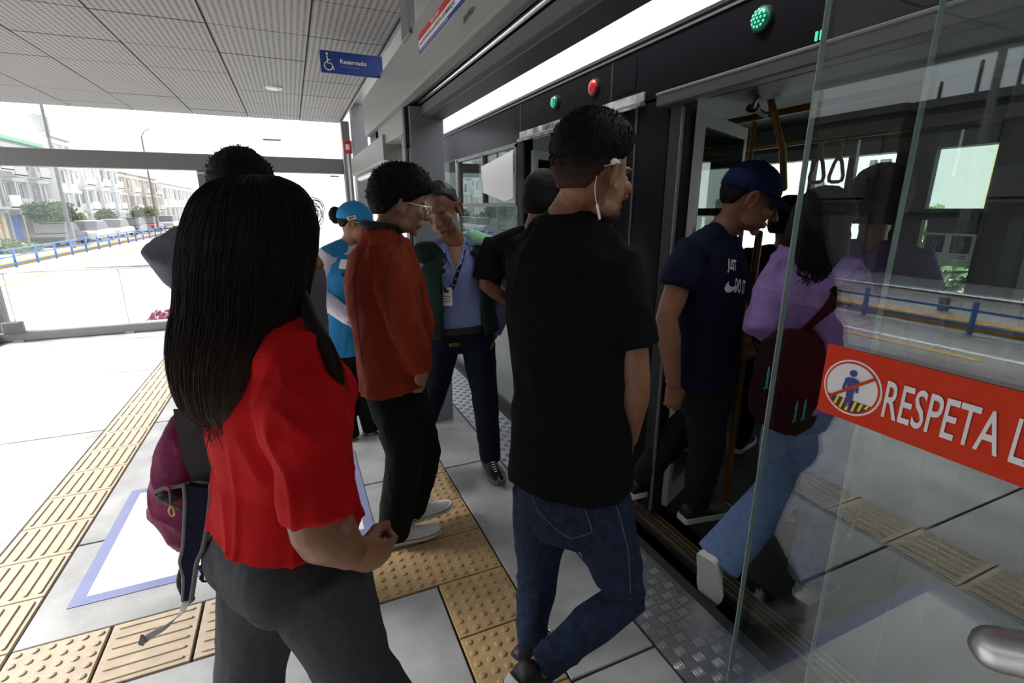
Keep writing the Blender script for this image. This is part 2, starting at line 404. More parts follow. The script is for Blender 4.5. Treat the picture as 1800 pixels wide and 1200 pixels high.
# hanging blue sign
sg = empty('reserved_sign', (.52, 4.0, 2.55), 'small blue hanging sign with white wheelchair symbol beside the fascia', 'sign')
sy = 3.98; SX, = (V((1, 0, 0)),)
a_, b_ = FY(561, 85, sy), FY(674, 138, sy)
x0, x1, z0, z1 = a_.x, b_.x, FY(566, 128, sy).z + .004, a_.z - .006
link('sign_plate', boxb((x0, sy, z0), (x1, sy + .02, z1), .002), m_sign_blue, sg)
link('sign_bracket', boxb((x1, sy + .002, z0 + .0), (.712, sy + .018, z1), .002), m_alu, sg)
k = (z1 - z0)
flat_text('sign_text', 'Reservado', (x0 + (x1 - x0) * .31, sy - .001, z0 + k * .47), SX, UZ, (x1 - x0) * .42, k * .2, m_paper, sg, .015, off=.001)
link('sign_rule', boxb((x0 + (x1 - x0) * .31, sy - .002, z0 + k * .33), (x0 + (x1 - x0) * .62, sy - .0005, z0 + k * .36)), m_blue_paint, sg)
bm = NB(); c0 = V((x0 + (x1 - x0) * .12, sy - .003, z0 + k * .32)); rr = k * .19
tube(bm, [c0 + V((rr * math.cos(t), 0, rr * math.sin(t))) for t in [math.radians(-100 + 0) + math.radians(250) * (-q / 14) + math.radians(100) for q in range(15)]], k * .025, 6)
tube(bm, [c0 + V((-rr * .2, 0, k * .42)), c0 + V((-rr * .1, 0, k * .12)), c0 + V((rr * .8, 0, k * .12)), c0 + V((rr * 1.3, 0, -k * .15))], k * .03, 6)
tube(bm, [c0 + V((-rr * .15, 0, k * .28)), c0 + V((rr * .6, 0, k * .26))], k * .022, 6)
ell(bm, c0 + V((-rr * .2, 0, k * .53)), (k * .055, .002, k * .055)); link('wheelchair_symbol', bm, m_paper, sg)

# ------------------------------------------------------------------ end wall
EY = 7.72
ew = empty('wall_end', (-1.3, EY, 0), kind='structure')
link('beam', boxb((-4.2, EY, 2.035), (.80, EY + .16, 2.235), .006), m_beam, ew)
link('mullion', boxb((-1.05, EY + .02, .1), (-.955, EY + .12, 2.04), .004), m_beam, ew)
link('post', boxb((-3.42, EY - .02, 0), (-3.29, EY + .14, 2.72), .004), m_grey_metal, ew)
link('post', boxb((.765, EY - .10, 0), (.87, EY + .1, 2.72), .004), m_grey_metal, ew)
link('post', boxb((.875, EY - .45, 0), (1.06, EY - .2, 2.9), .004), m_col, ew)
link('kerb', boxb((-3.4, EY - .05, 0), (.78, EY + .12, .115), .01), m_fascia, ew)
bm = NB(); tube(bm, [(-3.35, EY - .06, .845), (.78, EY - .06, .845)], .022, 10); link('handrail', bm, m_steel, ew, smooth=True)
for x in (-3.2, -2.09, -.98, .15):
    bm = NB(); tube(bm, [(x, EY - .06, .845), (x, EY + .03, .80)], .012, 8); link('rail_bracket', bm, m_steel, ew)
    bm = NB(); tube(bm, [(x + .02, EY - .02, .1), (x + .02, EY - .02, .82)], .004, 6); box(bm, (x - .03, EY - .07, .0), (x + .07, EY - .01, .02)); link('glass_clamp', bm, m_alu, ew)
for a, b in ((-3.29, -1.05), (-.955, .765)):
    link('pane', boxb((a, EY + .06, .11), (b, EY + .07, 2.04)), m_glass_end, ew)
link('pane', boxb((-3.29, EY + .06, 2.235), (.765, EY + .07, 2.70)), m_glass_end, ew)
link('post_foot', boxb((-3.29, EY - .1, .11), (-3.1, EY - .02, .25), .01), m_grey_metal, ew)
for (px, py, w_) in ((478, 246, .22), (588, 310, .12), (355, 304, .10)):
    p = FY(px, py, EY - .01); bm = NB(); box(bm, (p.x - w_ / 2, EY - .03, p.z - .012), (p.x + w_ / 2, EY + .0, p.z + .012), bev=.004); link('pane_clip', bm, m_alu, ew)
# red alarm box
p = FY(610, 259, EY - .17); al = empty('alarm_box', p, 'small red fire alarm box on the corner post of the end wall', 'alarm')
link('alarm_body', boxb((p.x - .055, p.y - .05, p.z - .085), (p.x + .06, p.y + .02, p.z + .085), .008), m_red, al)
link('alarm_plate', boxb((p.x - .025, p.y - .056, p.z - .035), (p.x + .03, p.y - .049, p.z + .035), .003), m_white, al)
bm = NB(); tube(bm, [(p.x + .0, p.y + .01, p.z - .08), (p.x + .01, p.y + .02, .1)], .012, 8); link('conduit', bm, m_alu, al)
# cable coil at the left corner
bm = NB(); c = FZ(8, 590); tube(bm, [c + V((.12 * math.cos(t) * (1 - t * .01), .1 * math.sin(t), .02 + .006 * t)) for t in [k * .4 for k in range(60)]], .012, 6)
tag(link('cable_coil', bm, m_black, smooth=True), 'black coiled cable lying at the foot of the far left post', 'cable')

# ------------------------------------------------------------------ left side of the station and an added, unseen wall behind
lw = empty('wall_left', (-3.4, 0, 0), kind='structure')
for y in (-5.0, -1.9, 1.3, 4.5):
    link('post', boxb((-3.45, y - .06, 0), (-3.33, y + .06, 2.72), .004), m_grey_metal, lw)
link('beam', boxb((-3.45, Y0, 2.66), (-3.33, EY, 2.72)), m_beam, lw)
bm = NB(); tube(bm, [(-3.36, -5, .9), (-3.36, 7.6, .9)], .022, 10); link('handrail', bm, m_steel, lw, smooth=True)
link('kerb', boxb((-3.46, Y0, 0), (-3.34, EY, .11), .01), m_fascia, lw)
link('shade_panel', boxb((-3.44, Y0, .11), (-3.38, -.2, 2.5)), m_grey_dark, lw)  # added out of view to block fill light from the left and behind
bk = struct('shade_wall_back', boxb((-3.45, Y0 - .1, 0), (1.4, Y0, 2.9)), m_grey_dark)  # unseen wall, added so no sky lights the figures from the camera side

# ------------------------------------------------------------------ sliding glass doors with the RESPETA band
GX = .672; GB = .70
zq = lambda z: 1.57 - (1.57 - z) * GX / 1.04
d1 = empty('door_1', (GX, -.3, 0), kind='structure')
link('glass_panel', boxb((GX, -1.3, .02), (GX + .010, .79 * GX / 1.04, 2.2), .001), m_glass, d1)
d2 = empty('door_2', (GB, -.3, 0), kind='structure')
link('glass_panel', boxb((GB, -1.45, .02), (GB + .01, .58 * GB / 1.04, 2.2), .001), m_glass, d2)
m_edge = mat('glass_edge', (.25, .32, .31), .3)
link('edge_strip', boxb((GX - .0003, .79 * GX / 1.04 - .001, .02), (GX + .0103, .79 * GX / 1.04 + .0005, 2.2)), m_edge, d1)
link('edge_strip', boxb((GB - .0003, .58 * GB / 1.04 - .001, .02), (GB + .0103, .58 * GB / 1.04 + .0005, 2.2)), m_edge, d2)
sn = empty('respeta_sign', (GX, .2, 1.3), 'orange red band reading RESPETA on the sliding glass door', 'sign')
sa, sb = FX(1456, 608, GX), FX(1437, 722, GX)
yl = (sa.y + sb.y) / 2; zt, zb = zq(1.287), zq(1.1335)
link('sign_band', boxb((GX - .0006, yl, zb), (GX - .0016, -.9, zt)), m_sign_red, sn)
hh = zt - zb; sc0 = FX(1499, 681, GX); cy_, cz_ = yl - sc0.y, sc0.z - zb
bm = NB(); poly_plate(bm, (GX - .0018, yl, zb), UX, UZ, disc_pts(cy_, cz_, hh * .385), .0005); link('pictogram_ring', bm, m_paper, sn)
bm = NB(); poly_plate(bm, (GX - .0024, yl, zb), UX, UZ, disc_pts(cy_, cz_, hh * .36), .0004); link('pictogram_ring', bm, m_sign_red, sn)
bm = NB(); poly_plate(bm, (GX - .0029, yl, zb), UX, UZ, disc_pts(cy_, cz_, hh * .335), .0004); link('pictogram_disc', bm, m_paper, sn)
# hatched strip at the foot of the pictogram
R_ = hh * .335
def chord(zz): return math.sqrt(max(0, R_ * R_ - zz * zz))
bm = NB(); pts = [(cy_ + R_ * math.cos(t), cz_ + R_ * math.sin(t)) for t in [math.radians(-150 + 120 * q / 16) for q in range(17)]]
poly_plate(bm, (GX - .0034, yl, zb), UX, UZ, pts, .0004); link('hatched_strip', bm, m_ink_black, sn)
bm = NB()
for q in range(-3, 4):
    xx = q * R_ * .24; zt_ = -R_ * .5; zl = -chord(xx) * .97
    if zl > zt_ - .003: continue
    poly_plate(bm, (GX - .0039, yl, zb), UX, UZ, [(cy_ + xx - R_ * .1, cz_ + zl), (cy_ + xx, cz_ + zl), (cy_ + xx + R_ * .1, cz_ + zt_), (cy_ + xx, cz_ + zt_)], .0003)
link('hatched_strip', bm, m_ink_yellow, sn)
bm = NB(); q = R_
fig_ = [(-.10, -.95), (-.02, -.95), (0, -.35), (.02, -.95), (.12, -.95), (.16, .3), (.2, -.15), (.3, -.15), (.26, .42), (.12, .5), (-.12, .5), (-.26, .42), (-.34, -.15), (-.24, -.18), (-.16, .28)]
poly_plate(bm, (GX - .0044, yl, zb), UX, UZ, [(cy_ + x * q, cz_ + z * q * .85) for x, z in fig_], .0004)
poly_plate(bm, (GX - .0044, yl, zb), UX, UZ, disc_pts(cy_, cz_ + q * .62, q * .14), .0004); link('pictogram_figure', bm, m_ink_blue, sn)
bm = NB(); t = math.radians(38); dx, dz = math.cos(t) * R_, math.sin(t) * R_; wx, wz = -math.sin(t) * R_ * .06, math.cos(t) * R_ * .06
poly_plate(bm, (GX - .0049, yl, zb), UX, UZ, [(cy_ - dx - wx, cz_ - dz - wz), (cy_ + dx - wx, cz_ + dz - wz), (cy_ + dx + wx, cz_ + dz + wz), (cy_ - dx + wx, cz_ - dz + wz)], .0003); link('pictogram_bar', bm, m_sign_red, sn)
ta, tb = FX(1553, 730, GX), FX(1757, 790, GX)
flat_text('sign_text', 'RESPETA', (GX - .0018, FX(1550, 735, GX).y, zb + hh * .23), UX, UZ, FX(1550, 735, GX).y - FX(1759, 785, GX).y, hh * .50, m_paper, sn, .009)
flat_text('sign_text', 'LA', (GX - .0018, FX(1776, 800, GX).y, zb + hh * .23), UX, UZ, (FX(1550, 735, GX).y - FX(1759, 785, GX).y) * .27, hh * .50, m_paper, sn, .009)
# stainless pull tube
pt = FX(1752, 1140, .585)
bm = NB(); tube(bm, [pt, pt + V((.02, -.05, .02)), pt + V((.03, -.30, .10)), pt + V((.03, -.9, .18))], .021, 16); 
tag(link('grab_tube', bm, mat('brushed_steel', (.55, .56, .57), .38, 1.), smooth=True), 'stainless steel grab tube end at lower right before the glass', 'tube')

# ------------------------------------------------------------------ the bus at the platform
BX = 1.6
bus = empty('bus', (BX, 2, -.85), 'black city bus standing with open doors along the platform edge', 'bus')
BY0, BY1 = -3.0, 6.35
def bp(name, a, b, m, bev=0, parent=None): return link(name, boxb(a, b, bev), m, parent or bus)
# doors: A (3.45..2.0), B (1.80..0.70)
bp('lower_panel', (BX, 3.5, -.55), (BX + .06, BY1, 1.28), m_busgrey, .01)
bp('lower_panel', (BX, 3.5, -.80), (BX + .05, BY1, -.56), m_busblack, .01)
bp('lower_panel', (BX, BY0, -.80), (BX + .06, 3.48, -.03), m_busblack)
bp('side_panel', (BX, BY0, -.02), (BX + .06, .70, 1.05), m_busblack, .01)
bp('door_pillar', (BX - .005, 3.43, -.02), (BX + .07, 3.56, 2.06), m_busblack, .01)
bp('door_pillar', (BX - .005, 1.80, -.02), (BX + .07, 1.90, 2.04), m_black, .01)
bp('door_pillar', (BX, 1.90, -.02), (BX + .06, 2.42, 2.06), m_busblack, .004)
bp('pillar_joint', (BX - .004, 2.13, -.02), (BX + .002, 2.145, 2.04), m_grey_dark)
bp('door_pillar', (BX - .005, .60, -.02), (BX + .07, .70, 2.04), m_black, .01)
bm = NB(); tube(bm, [(BX - .012, 1.80, .02), (BX - .012, 1.80, 1.98)], .008, 8); link('rubber_seal', bm, m_grey_metal, bus)
bp('upper_band', (BX, BY0, 2.04), (BX + .05, BY1, 2.30), m_busblack, .004)
bp('band_joint', (BX - .002, 2.36, 2.05), (BX + .01, 2.372, 2.29), m_black)
bp('band_joint', (BX - .002, 3.50, 2.05), (BX + .01, 3.512, 2.29), m_black)
# roof edge, rounded
bm = NB(); prof = [(0, 2.30), (-.006, 2.32), (0, 2.338), (.02, 2.348), (.08, 2.362), (.3, 2.44), (1.25, 2.50), (2.2, 2.44), (2.42, 2.36), (2.5, 2.30)]
prof_in = [(2.46, 2.28), (2.2, 2.36), (1.25, 2.40), (.3, 2.36), (.05, 2.28)]
loft(bm, [[(BX + x, y, z) for x, z in prof + prof_in] for y in (BY0, BY1)]); link('roof', bm, m_busblack, bus)
bp('roof_trim', (BX - .008, BY0, 2.296), (BX + .01, BY1, 2.306), m_grey_dark)
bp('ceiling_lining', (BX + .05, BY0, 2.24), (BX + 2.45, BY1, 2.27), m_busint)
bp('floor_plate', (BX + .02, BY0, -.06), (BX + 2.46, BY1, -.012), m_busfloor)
bp('sill_plate', (BX - .075, BY0, -.05), (BX + .10, 3.45, -.012), m_rubber)
for dx, w_ in ((-.068, .010), (-.035, .006), (-.015, .012), (.018, .008)):
    bp('sill_strip', (BX + dx, BY0, -.013), (BX + dx + w_, 3.45, -.004), m_gold)
# front and rear ends
bp('end_wall', (BX + .02, BY1 - .05, -.8), (BX + 2.48, BY1, 1.1), m_busblack)
bp('end_wall', (BX + .02, BY1 - .05, 2.0), (BX + 2.48, BY1, 2.3), m_busblack)
bp('windscreen', (BX + .06, BY1 - .04, 1.1), (BX + 2.44, BY1 - .03, 2.0), m_glass_bus)
bp('end_wall', (BX + .02, BY0, -.8), (BX + 2.48, BY0 + .05, 2.3), m_busblack)
# side window ahead of door A
wy0, wy1, wz0, wz1 = 3.58, 5.02, 1.61, 2.03
wf = NB()
for a, b in (((wy0, wz0 - .03), (wy1 + .05, wz0)), ((wy0, wz1 - .02), (wy1 + .05, wz1 + .01)), ((wy1, wz0), (wy1 + .05, wz1)), ((wy0, wz0), (wy0 + .03, wz1)), ((4.30, wz0), (4.325, wz1))):
    box(wf, (BX - .004, a[0], a[1]), (BX + .05, b[0], b[1]))
wfr = link('window_frame', wf, m_grey_metal, bus)
bp('window_pane', (BX + .02, wy0 + .03, wz0), (BX + .026, wy1, wz1 - .02), m_glass_far, 0, wfr)
bp('window_latch', (BX - .012, 4.93, 1.72), (BX + .0, 4.96, 1.80), m_black, 0, wfr)
bp('lower_pane', (BX + .02, wy0, 1.30), (BX + .028, wy1 + .05, 1.58), m_glass_bus)
bp('window_rail', (BX, wy0, 1.27), (BX + .06, BY1, 1.31), m_busblack)
bp('window_pane', (BX + .02, 5.08, 1.31), (BX + .028, BY1, 2.04), m_glass_far)
bp('door_pillar', (BX, 5.05, 1.28), (BX + .06, 5.11, 2.05), m_busgrey)
# white box hanging inside that window
bm = NB(); q0 = [(4.32, 1.92), (3.62, 1.99), (3.62, 1.64), (3.80, 1.62), (4.28, 1.70)]
loft(bm, [[(BX - .012, y, z) for y, z in q0], [(BX - .006, y, z) for y, z in q0]]); bm2 = bm
link('paper_sheet', bm, m_paper, bus)
# visor rails over the doors
bp('visor', (BX - .03, 2.08, 2.035), (BX + .01, 3.50, 2.055), m_grey_metal, .003)
m_peel = mat('peeling_silver_tape', (.03, .03, .03), .4, scale=9, col2=(.62, .62, .6), var=.2, detail=6)
bp('peeling_tape', (BX - .012, 2.08, 2.058), (BX - .002, 3.50, 2.098), m_peel)
bp('peeling_tape', (BX - .034, 2.10, 2.030), (BX - .029, 3.50, 2.040), m_peel)
bp('visor', (BX - .06, -1.5, 2.00), (BX + .01, 1.93, 2.055), m_grey_dark, .006)
bp('visor_lip', (BX - .064, -1.5, 2.045), (BX - .05, 1.93, 2.058), m_grey_metal, .003)
# door signal lamps
m_gled = mat('green_led', (.02, .35, .18), .3, emit=(.12, 1., .55), estr=1.1)
m_glens = mat('green_lens', (.0, .10, .06), .2, emit=(.0, .35, .18), estr=.18)
m_rlens = mat('red_lens', (.45, .015, .02), .25)
def lamp(y, z, r, lens, led=None):
    bm = NB(); cyl(bm, (BX + .0, y, z), (-1, 0, 0), r * 1.15, .014, 28, r * 1.1); ring = link('lamp_ring', bm, m_black, bus)
    bm = NB(); ell(bm, (BX - .014, y, z), (.018, r, r), seg=24); link('lamp_lens', bm, lens, ring, smooth=True)
    if led:
        bm = NB()
        for k in range(19):
            rr = 0 if k == 0 else (r * .36 if k < 7 else r * .70); t = k * (2 * math.pi / 6 if k < 7 else 2 * math.pi / 12)
            ell(bm, (BX - .0145 - .017 * math.sqrt(1 - (rr / r) ** 2), y + rr * math.cos(t), z + rr * math.sin(t)), (.003, r * .12, r * .12), seg=8, rg=5)
        link('lamp_leds', bm, led, ring)
lamp(FX(1342, 34, BX).y, FX(1342, 34, BX).z, .038, m_glens, m_gled)
lamp(FX(978, 180, BX).y, FX(978, 180, BX).z, .036, m_glens, m_gled)
lamp(FX(1046, 154, BX).y, FX(1046, 154, BX).z, .040, m_rlens)
p = FX(1440, 62, BX)
for k in (0, 1): bp('indicator_led', (BX - .006, p.y - .012 + k * .016, p.z - .015), (BX, p.y - .006 + k * .016, p.z + .012), m_gled)
# far side of the bus
FXX = BX + 2.46
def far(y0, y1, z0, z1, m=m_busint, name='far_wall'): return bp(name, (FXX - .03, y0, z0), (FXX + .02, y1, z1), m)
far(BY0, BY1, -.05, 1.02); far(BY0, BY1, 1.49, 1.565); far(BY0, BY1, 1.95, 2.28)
winy = [(2.33, 2.955), (2.985, 3.72), (3.85, 5.0), (1.13, 2.085), (-.2, 1.0), (-1.6, -.35), (5.1, 6.3)]
edge_ = sorted(winy); prev = BY0
for a, b in edge_:
    far(prev, a, 1.02, 1.95, name='far_pillar'); prev = b
    bp('far_pane', (FXX - .005, a, 1.565), (FXX, b, 1.95), m_glass_far); bp('far_pane', (FXX - .005, a, 1.02), (FXX, b, 1.49), m_glass_far)
far(prev, BY1, 1.02, 1.95, name='far_pillar')
for a, b in ((2.62, 2.68),): bp('far_divider', (FXX - .02, a, 1.02), (FXX + .01, b, 1.95), m_busint)
# curtain valance and rails
bp('valance', (FXX - .10, 1.2, 1.95), (FXX - .03, 5, 2.04), m_grey_metal)
for x, z in ((3.0, 1.97), (2.25, 2.02)):
    bm = NB(); tube(bm, [(x, -1.5, z), (x, 5.0, z)], .017, 10); link('grab_rail', bm, m_yellow, bus, smooth=True)
def pole(pts, r=.017): bm = NB(); tube(bm, pts, r, 12); link('grab_pole', bm, m_yellow, bus, smooth=True)
pole([FX(1349, 145, 2.05), FX(1358, 190, 2.05), FX(1376, 262, 2.15), FX(1378, 330, 2.2)], .016)
p1 = FX(1336, 400, 2.05); pole([(p1.x, p1.y, -.01), (p1.x, p1.y, 1.45)], .017)
pole([(2.9, 2.6, -.01), (2.9, 2.6, 2.24)]); pole([(3.05, 1.3, -.01), (3.05, 1.3, 2.24)])
# hanging grips
def grip(px, py, x):
    c = FX(px, py, x); bm = NB(); s = .074
    pts = [c + V((0, y * s, z * s)) for y, z in ((-.16, 1), (.16, 1), (.34, .62), (.62, -.45), (.56, -.82), (.3, -.92), (-.3, -.92), (-.56, -.82), (-.62, -.45), (-.34, .62), (-.16, 1))]
    tube(bm, pts, .011, 8); o = link('hanging_grip', bm, m_tan, bus, smooth=True)
    bp('grip_strap', (c.x - .004, c.y - .016, c.z + .06), (c.x + .004, c.y + .016, 1.985), m_tan, 0, o)
grip(1437, 300, 3.0); grip(1471, 300, 3.25)
# inner door leaf swung inwards at door B
def leaf(hx, hy, ex, ey, z0=.04, z1=1.97, fw=.045):
    a, b = V((hx, hy, 0)), V((ex, ey, 0)); d = (b - a).normalized(); n_ = V((-d.y, d.x, 0)); L = (b - a).length
    def q(u0, u1, w0, w1, th=.03):
        bm = NB(); loft(bm, [[a + d * u + n_ * t + V((0, 0, z)) for u, t in ((u0, 0), (u1, 0), (u1, th), (u0, th))] for z in (w0, w1)]); return bm
    bm = NB()
    lf = link('door_leaf', q(0, fw, z0, z1), m_doorframe, bus)
    for s in ((L - fw, L, z0, z1), (fw, L - fw, z1 - fw * 1.3, z1), (fw, L - fw, z0, z0 + .12)): link('leaf_frame', q(*s), m_doorframe, lf)
    link('leaf_glass', q(fw, L - fw, z0 + .12, z1 - fw * 1.3, .008), m_glass_bus, lf)
leaf(1.665, 1.765, 2.25, 2.05)
leaf(1.66, 3.40, 2.25, 3.62)
leaf(1.67, 2.44, 2.2, 2.40)
# door operator and step kick plate
bp('door_operator', (BX + .08, .75, 2.02), (BX + .35, 1.78, 2.20), m_black, .01)
bm = NB(); tube(bm, [(1.78, 1.6, 2.0), (1.9, 1.72, 1.99), (2.05, 1.78, 1.98)], .012, 8); ell(bm, (1.9, 1.72, 1.99), (.03, .03, .02)); link('operator_arm', bm, m_black, bus)
p = FZ(1150, 860, .12); bp('step_box', (1.75, 2.05, -.012), (2.1, 2.5, .14), m_black, .01); bp('step_edge', (1.745, 2.04, .14), (2.1, 2.06, .155), m_alu)
# seat benches along the far side (dark)
def seat(x, y):
    bm = NB(); box(bm, (x, y, .40), (x + .42, y + .42, .47), bev=.02); s = link('seat', bm, m_black, bus)
    bm = NB(); box(bm, (x, y - .03, .45), (x + .42, y + .02, 1.02), bev=.02); link('seat_back', bm, m_black, s)
    bm = NB(); tube(bm, [(x + .2, y + .2, -.01), (x + .2, y + .2, .41)], .03, 8); link('seat_leg', bm, m_grey_metal, s)
for y in (2.6, 3.4, 4.2, .3): seat(3.55, y); seat(3.12, y)
# preferential-seat notice on the far pane
nx_ = FXX - .012
def thin(m, k=.6):
    n = m.node_tree.nodes; l = m.node_tree.links; b = n['Principled BSDF']; t = n.new('ShaderNodeBsdfTranslucent'); t.inputs[0].default_value = b.inputs['Base Color'].default_value
    x = n.new('ShaderNodeMixShader'); x.inputs[0].default_value = k; l.new(b.outputs[0], x.inputs[1]); l.new(t.outputs[0], x.inputs[2]); l.new(x.outputs[0], n['Material Output'].inputs[0]); return m
m_nred, m_nblue, m_nwhite = thin(mat('film_red', (.5, .03, .03), .5)), thin(mat('film_blue', (.02, .04, .22), .5)), thin(mat('film_white', (.8, .8, .8), .5))
nt_ = link('seat_notice', boxb((nx_, 1.74, 1.19), (nx_ - .002, 2.06, 1.50)), thin(mat('notice_film', (.5, .52, .48), .5)), bus)
bp('notice_header', (nx_ - .003, 1.74, 1.405), (nx_ - .002, 2.05, 1.50), m_nred, 0, nt_)
flat_text('notice_text', 'ASIENTO', (nx_ - .0035, 1.935, 1.462), UX, UZ, .19, .028, m_nwhite, nt_, .02, .25)
flat_text('notice_text', 'PREFERENCIAL', (nx_ - .0035, 1.945, 1.417), UX, UZ, .28, .028, m_nwhite, nt_, .02, .25)
for y in (1.99, 1.84):
    bp('notice_pictogram', (nx_ - .003, y - .055, 1.275), (nx_ - .002, y + .055, 1.39), m_nblue, 0, nt_)
    bm = NB(); poly_plate(bm, (nx_ - .0032, y, 1.283), UX, UZ, [(-.012, 0), (0, .04), (.012, 0), (.02, .04), (.022, .055), (.012, .08), (-.012, .08), (-.018, .04)], .0004)
    poly_plate(bm, (nx_ - .0032, y, 1.283), UX, UZ, disc_pts(0, .092, .010, n=14), .0004); link('notice_figure', bm, m_nwhite, nt_)
    for k in (0, 1): bp('notice_line', (nx_ - .003, y - .04, 1.243 + k * .014), (nx_ - .002, y + .04, 1.248 + k * .014), m_ink_black, 0, nt_)
# wheels and outside mirror
for y in (5.2, -1.6):
    bm = NB(); cyl(bm, (BX + .02, y, -.42), (1, 0, 0), .44, .28, 28); wq = link('wheel', bm, m_rubber, bus)
    bm = NB(); cyl(bm, (BX + .005, y, -.42), (1, 0, 0), .24, .03, 20); link('wheel_hub', bm, m_alu, wq)
# paper notices behind the pillar glass
#plate_on('pillar_notice', BX - .007, 1.93, 2.03, 1.55, 1.66, mat('pillar_paper', (.10, .10, .11), .4), bus)
bp('band_window', (BX - .003, 2.16, 2.12), (BX, 2.33, 2.27), m_busblack)

# ------------------------------------------------------------------ outside
GZ = -.9
m_road = mat('road', (.32, .32, .315), .85, var=.08, scale=2)
m_walk = mat('pavement', (.45, .44, .42), .85, var=.06, scale=2)
m_kerb = mat('kerb_yellow', (.62, .33, .04), .7, var=.15)
m_rail = mat('blue_rail', (.05, .17, .48), .5)
m_leaf = mat('leaf_green', (.11, .17, .07), .7, var=.4, scale=3)
m_pink = mat('bougainvillea', (.28, .05, .14), .7, var=.5, scale=5)
m_bark = mat('bark', (.12, .08, .05), .9)
m_dkwin = mat('dark_window', (.11, .115, .125), .25)
struct('ground', boxb((-200, -150, GZ - .2), (200, 400, GZ)), m_road)
struct('trim_4', boxb((-9.45, -60, GZ), (-9.30, 160, GZ + .006)), m_white_paint)
struct('trim_5', boxb((-11.75, -60, GZ), (-11.35, 160, GZ + .16)), m_kerb)
struct('pavement', boxb((-60, -60, GZ), (-11.75, 160, GZ + .12)), m_walk)
struct('trim_6', boxb((-9.0, 4.0, GZ), (-8.85, 120, GZ + .01)), m_kerb)
# blue railing
rl = empty('railing', (-11.0, 20, GZ), 'long blue tube railing along the yellow kerb across the road', 'railing')
RY0 = -12; step = 2.07; y_first = 27.9 - step * 19
for k in range(34):
    y = y_first + k * step
    link('post', boxb((-11.04, y - .04, GZ), (-10.96, y + .04, -.11), .005), m_rail, rl)
yb0, yb1 = y_first, y_first + 33 * step
for z in (-.12, -.42, -.72):
    link('rail', boxb((-11.025, yb0, z - .03), (-10.975, yb1, z + .02)), m_rail, rl)

# buildings across the road: facades face +x
def facade(name, y0, y1, h, x, floors, nb, wall, label, balcony=True, roofcol=None, seed=0, depth=9, door=None):
    r = random.Random(seed); b = empty(name, (x, (y0 + y1) / 2, GZ), label, 'building')
    mw = mat(name + '_wall', wall, .8, var=.04, scale=1.5); fh = (h - .2) / floors; bw = (y1 - y0) / nb
    bm = NB(); box(bm, (x - depth, y0, GZ), (x - .25, y1, GZ + h)); link('wall', bm, mw, b)
    bm = NB(); box(bm, (x - depth - .1, y0 - .1, GZ + h), (x + .15, y1 + .1, GZ + h + .25)); link('parapet', bm, mw if roofcol is None else roofcol, b)
    for f in range(floors):
        z0 = GZ + f * fh
        bm = NB(); box(bm, (x - .25, y0, z0 + fh * .86), (x, y1, z0 + fh)); link('floor_band', bm, mw, b)
        for i in range(nb):
            ya = y0 + i * bw
            bm = NB(); box(bm, (x - .25, ya, z0), (x, ya + bw * .12, z0 + fh * .86)); link('pier', bm, mw, b)
            wz = z0 + (.05 if f == 0 else fh * .28); s = r.random()
            bm = NB(); box(bm, (x - .26, ya + bw * .2, wz), (x - .20, ya + bw * (.55 + .4 * s), z0 + fh * .80)); wn = link('window', bm, m_dkwin if not (f == 0 and door and i in door) else door[i], b)
            if f: 
                bm = NB(); box(bm, (x - .21, ya + bw * .42, wz), (x - .16, ya + bw * .45, z0 + fh * .80)); link('window_bar', bm, m_white, wn)
            if f and balcony and (i + seed) % 2 == 0:
                bm = NB(); box(bm, (x, ya + bw * .1, z0 - .08), (x + .9, ya + bw * .95, z0 + .08)); box(bm, (x + .82, ya + bw * .1, z0), (x + .9, ya + bw * .95, z0 + fh * .34)); link('balcony', bm, mw, b)
    return b
c_w = (.78, .77, .75); c_g = (.52, .52, .51); c_t = (.66, .60, .55)
m_bdoor = mat('blue_gate', (.03, .16, .55), .6); m_ydoor = mat('yellow_gate', (.65, .38, .06), .6); m_gr = mat('green_trim', (.25, .50, .33), .6)
facade('apartment_building', 39.5, 46.5, 7.6, -18.0, 3, 4, c_w, 'white apartment block with green roof edge at far left through the end glass', True, m_gr, 1, door={1: m_bdoor, 3: m_ydoor})
facade('apartment_building', 46.9, 54.9, 7.2, -18.2, 3, 4, c_g, 'grey apartment block with white balconies behind the parked cars', True, m_gr, 2, door={0: m_bdoor})
facade('apartment_building', 55.2, 60, 8.2, -17.6, 4, 2, c_w, 'narrow white four-storey block with dark stacked windows', False, None, 3)
facade('apartment_building', 60.2, 74, 7.0, -18.0, 3, 6, c_w, 'long white three-storey block beyond the narrow tall block', True, None, 4)
facade('apartment_building', 74.5, 95, 6.6, -18.3, 3, 7, c_t, 'pale beige block farther down the avenue', True, None, 5)
facade('apartment_building', 95.5, 130, 6.2, -18.0, 2, 9, c_w, 'farthest white block at the end of the avenue', False, None, 6)
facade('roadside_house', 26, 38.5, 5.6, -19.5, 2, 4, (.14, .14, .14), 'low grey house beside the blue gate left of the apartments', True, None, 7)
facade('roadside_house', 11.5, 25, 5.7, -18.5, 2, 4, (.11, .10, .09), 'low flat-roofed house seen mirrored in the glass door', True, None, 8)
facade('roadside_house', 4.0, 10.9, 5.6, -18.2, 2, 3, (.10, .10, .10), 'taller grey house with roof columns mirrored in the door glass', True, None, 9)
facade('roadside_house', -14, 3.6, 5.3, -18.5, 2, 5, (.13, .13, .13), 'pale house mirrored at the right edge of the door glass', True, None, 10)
for k in range(7):
    y = 4.6 + k * 1.0
    bm = NB(); tube(bm, [(-18.6, y, 4.9), (-18.6, y, 5.5 + .2 * (k % 3))], .06, 6)
    tag(link('roof_column', bm, m_grey_dark), 'bare concrete roof column standing on the taller grey house', 'column', 'roof columns on the grey house')
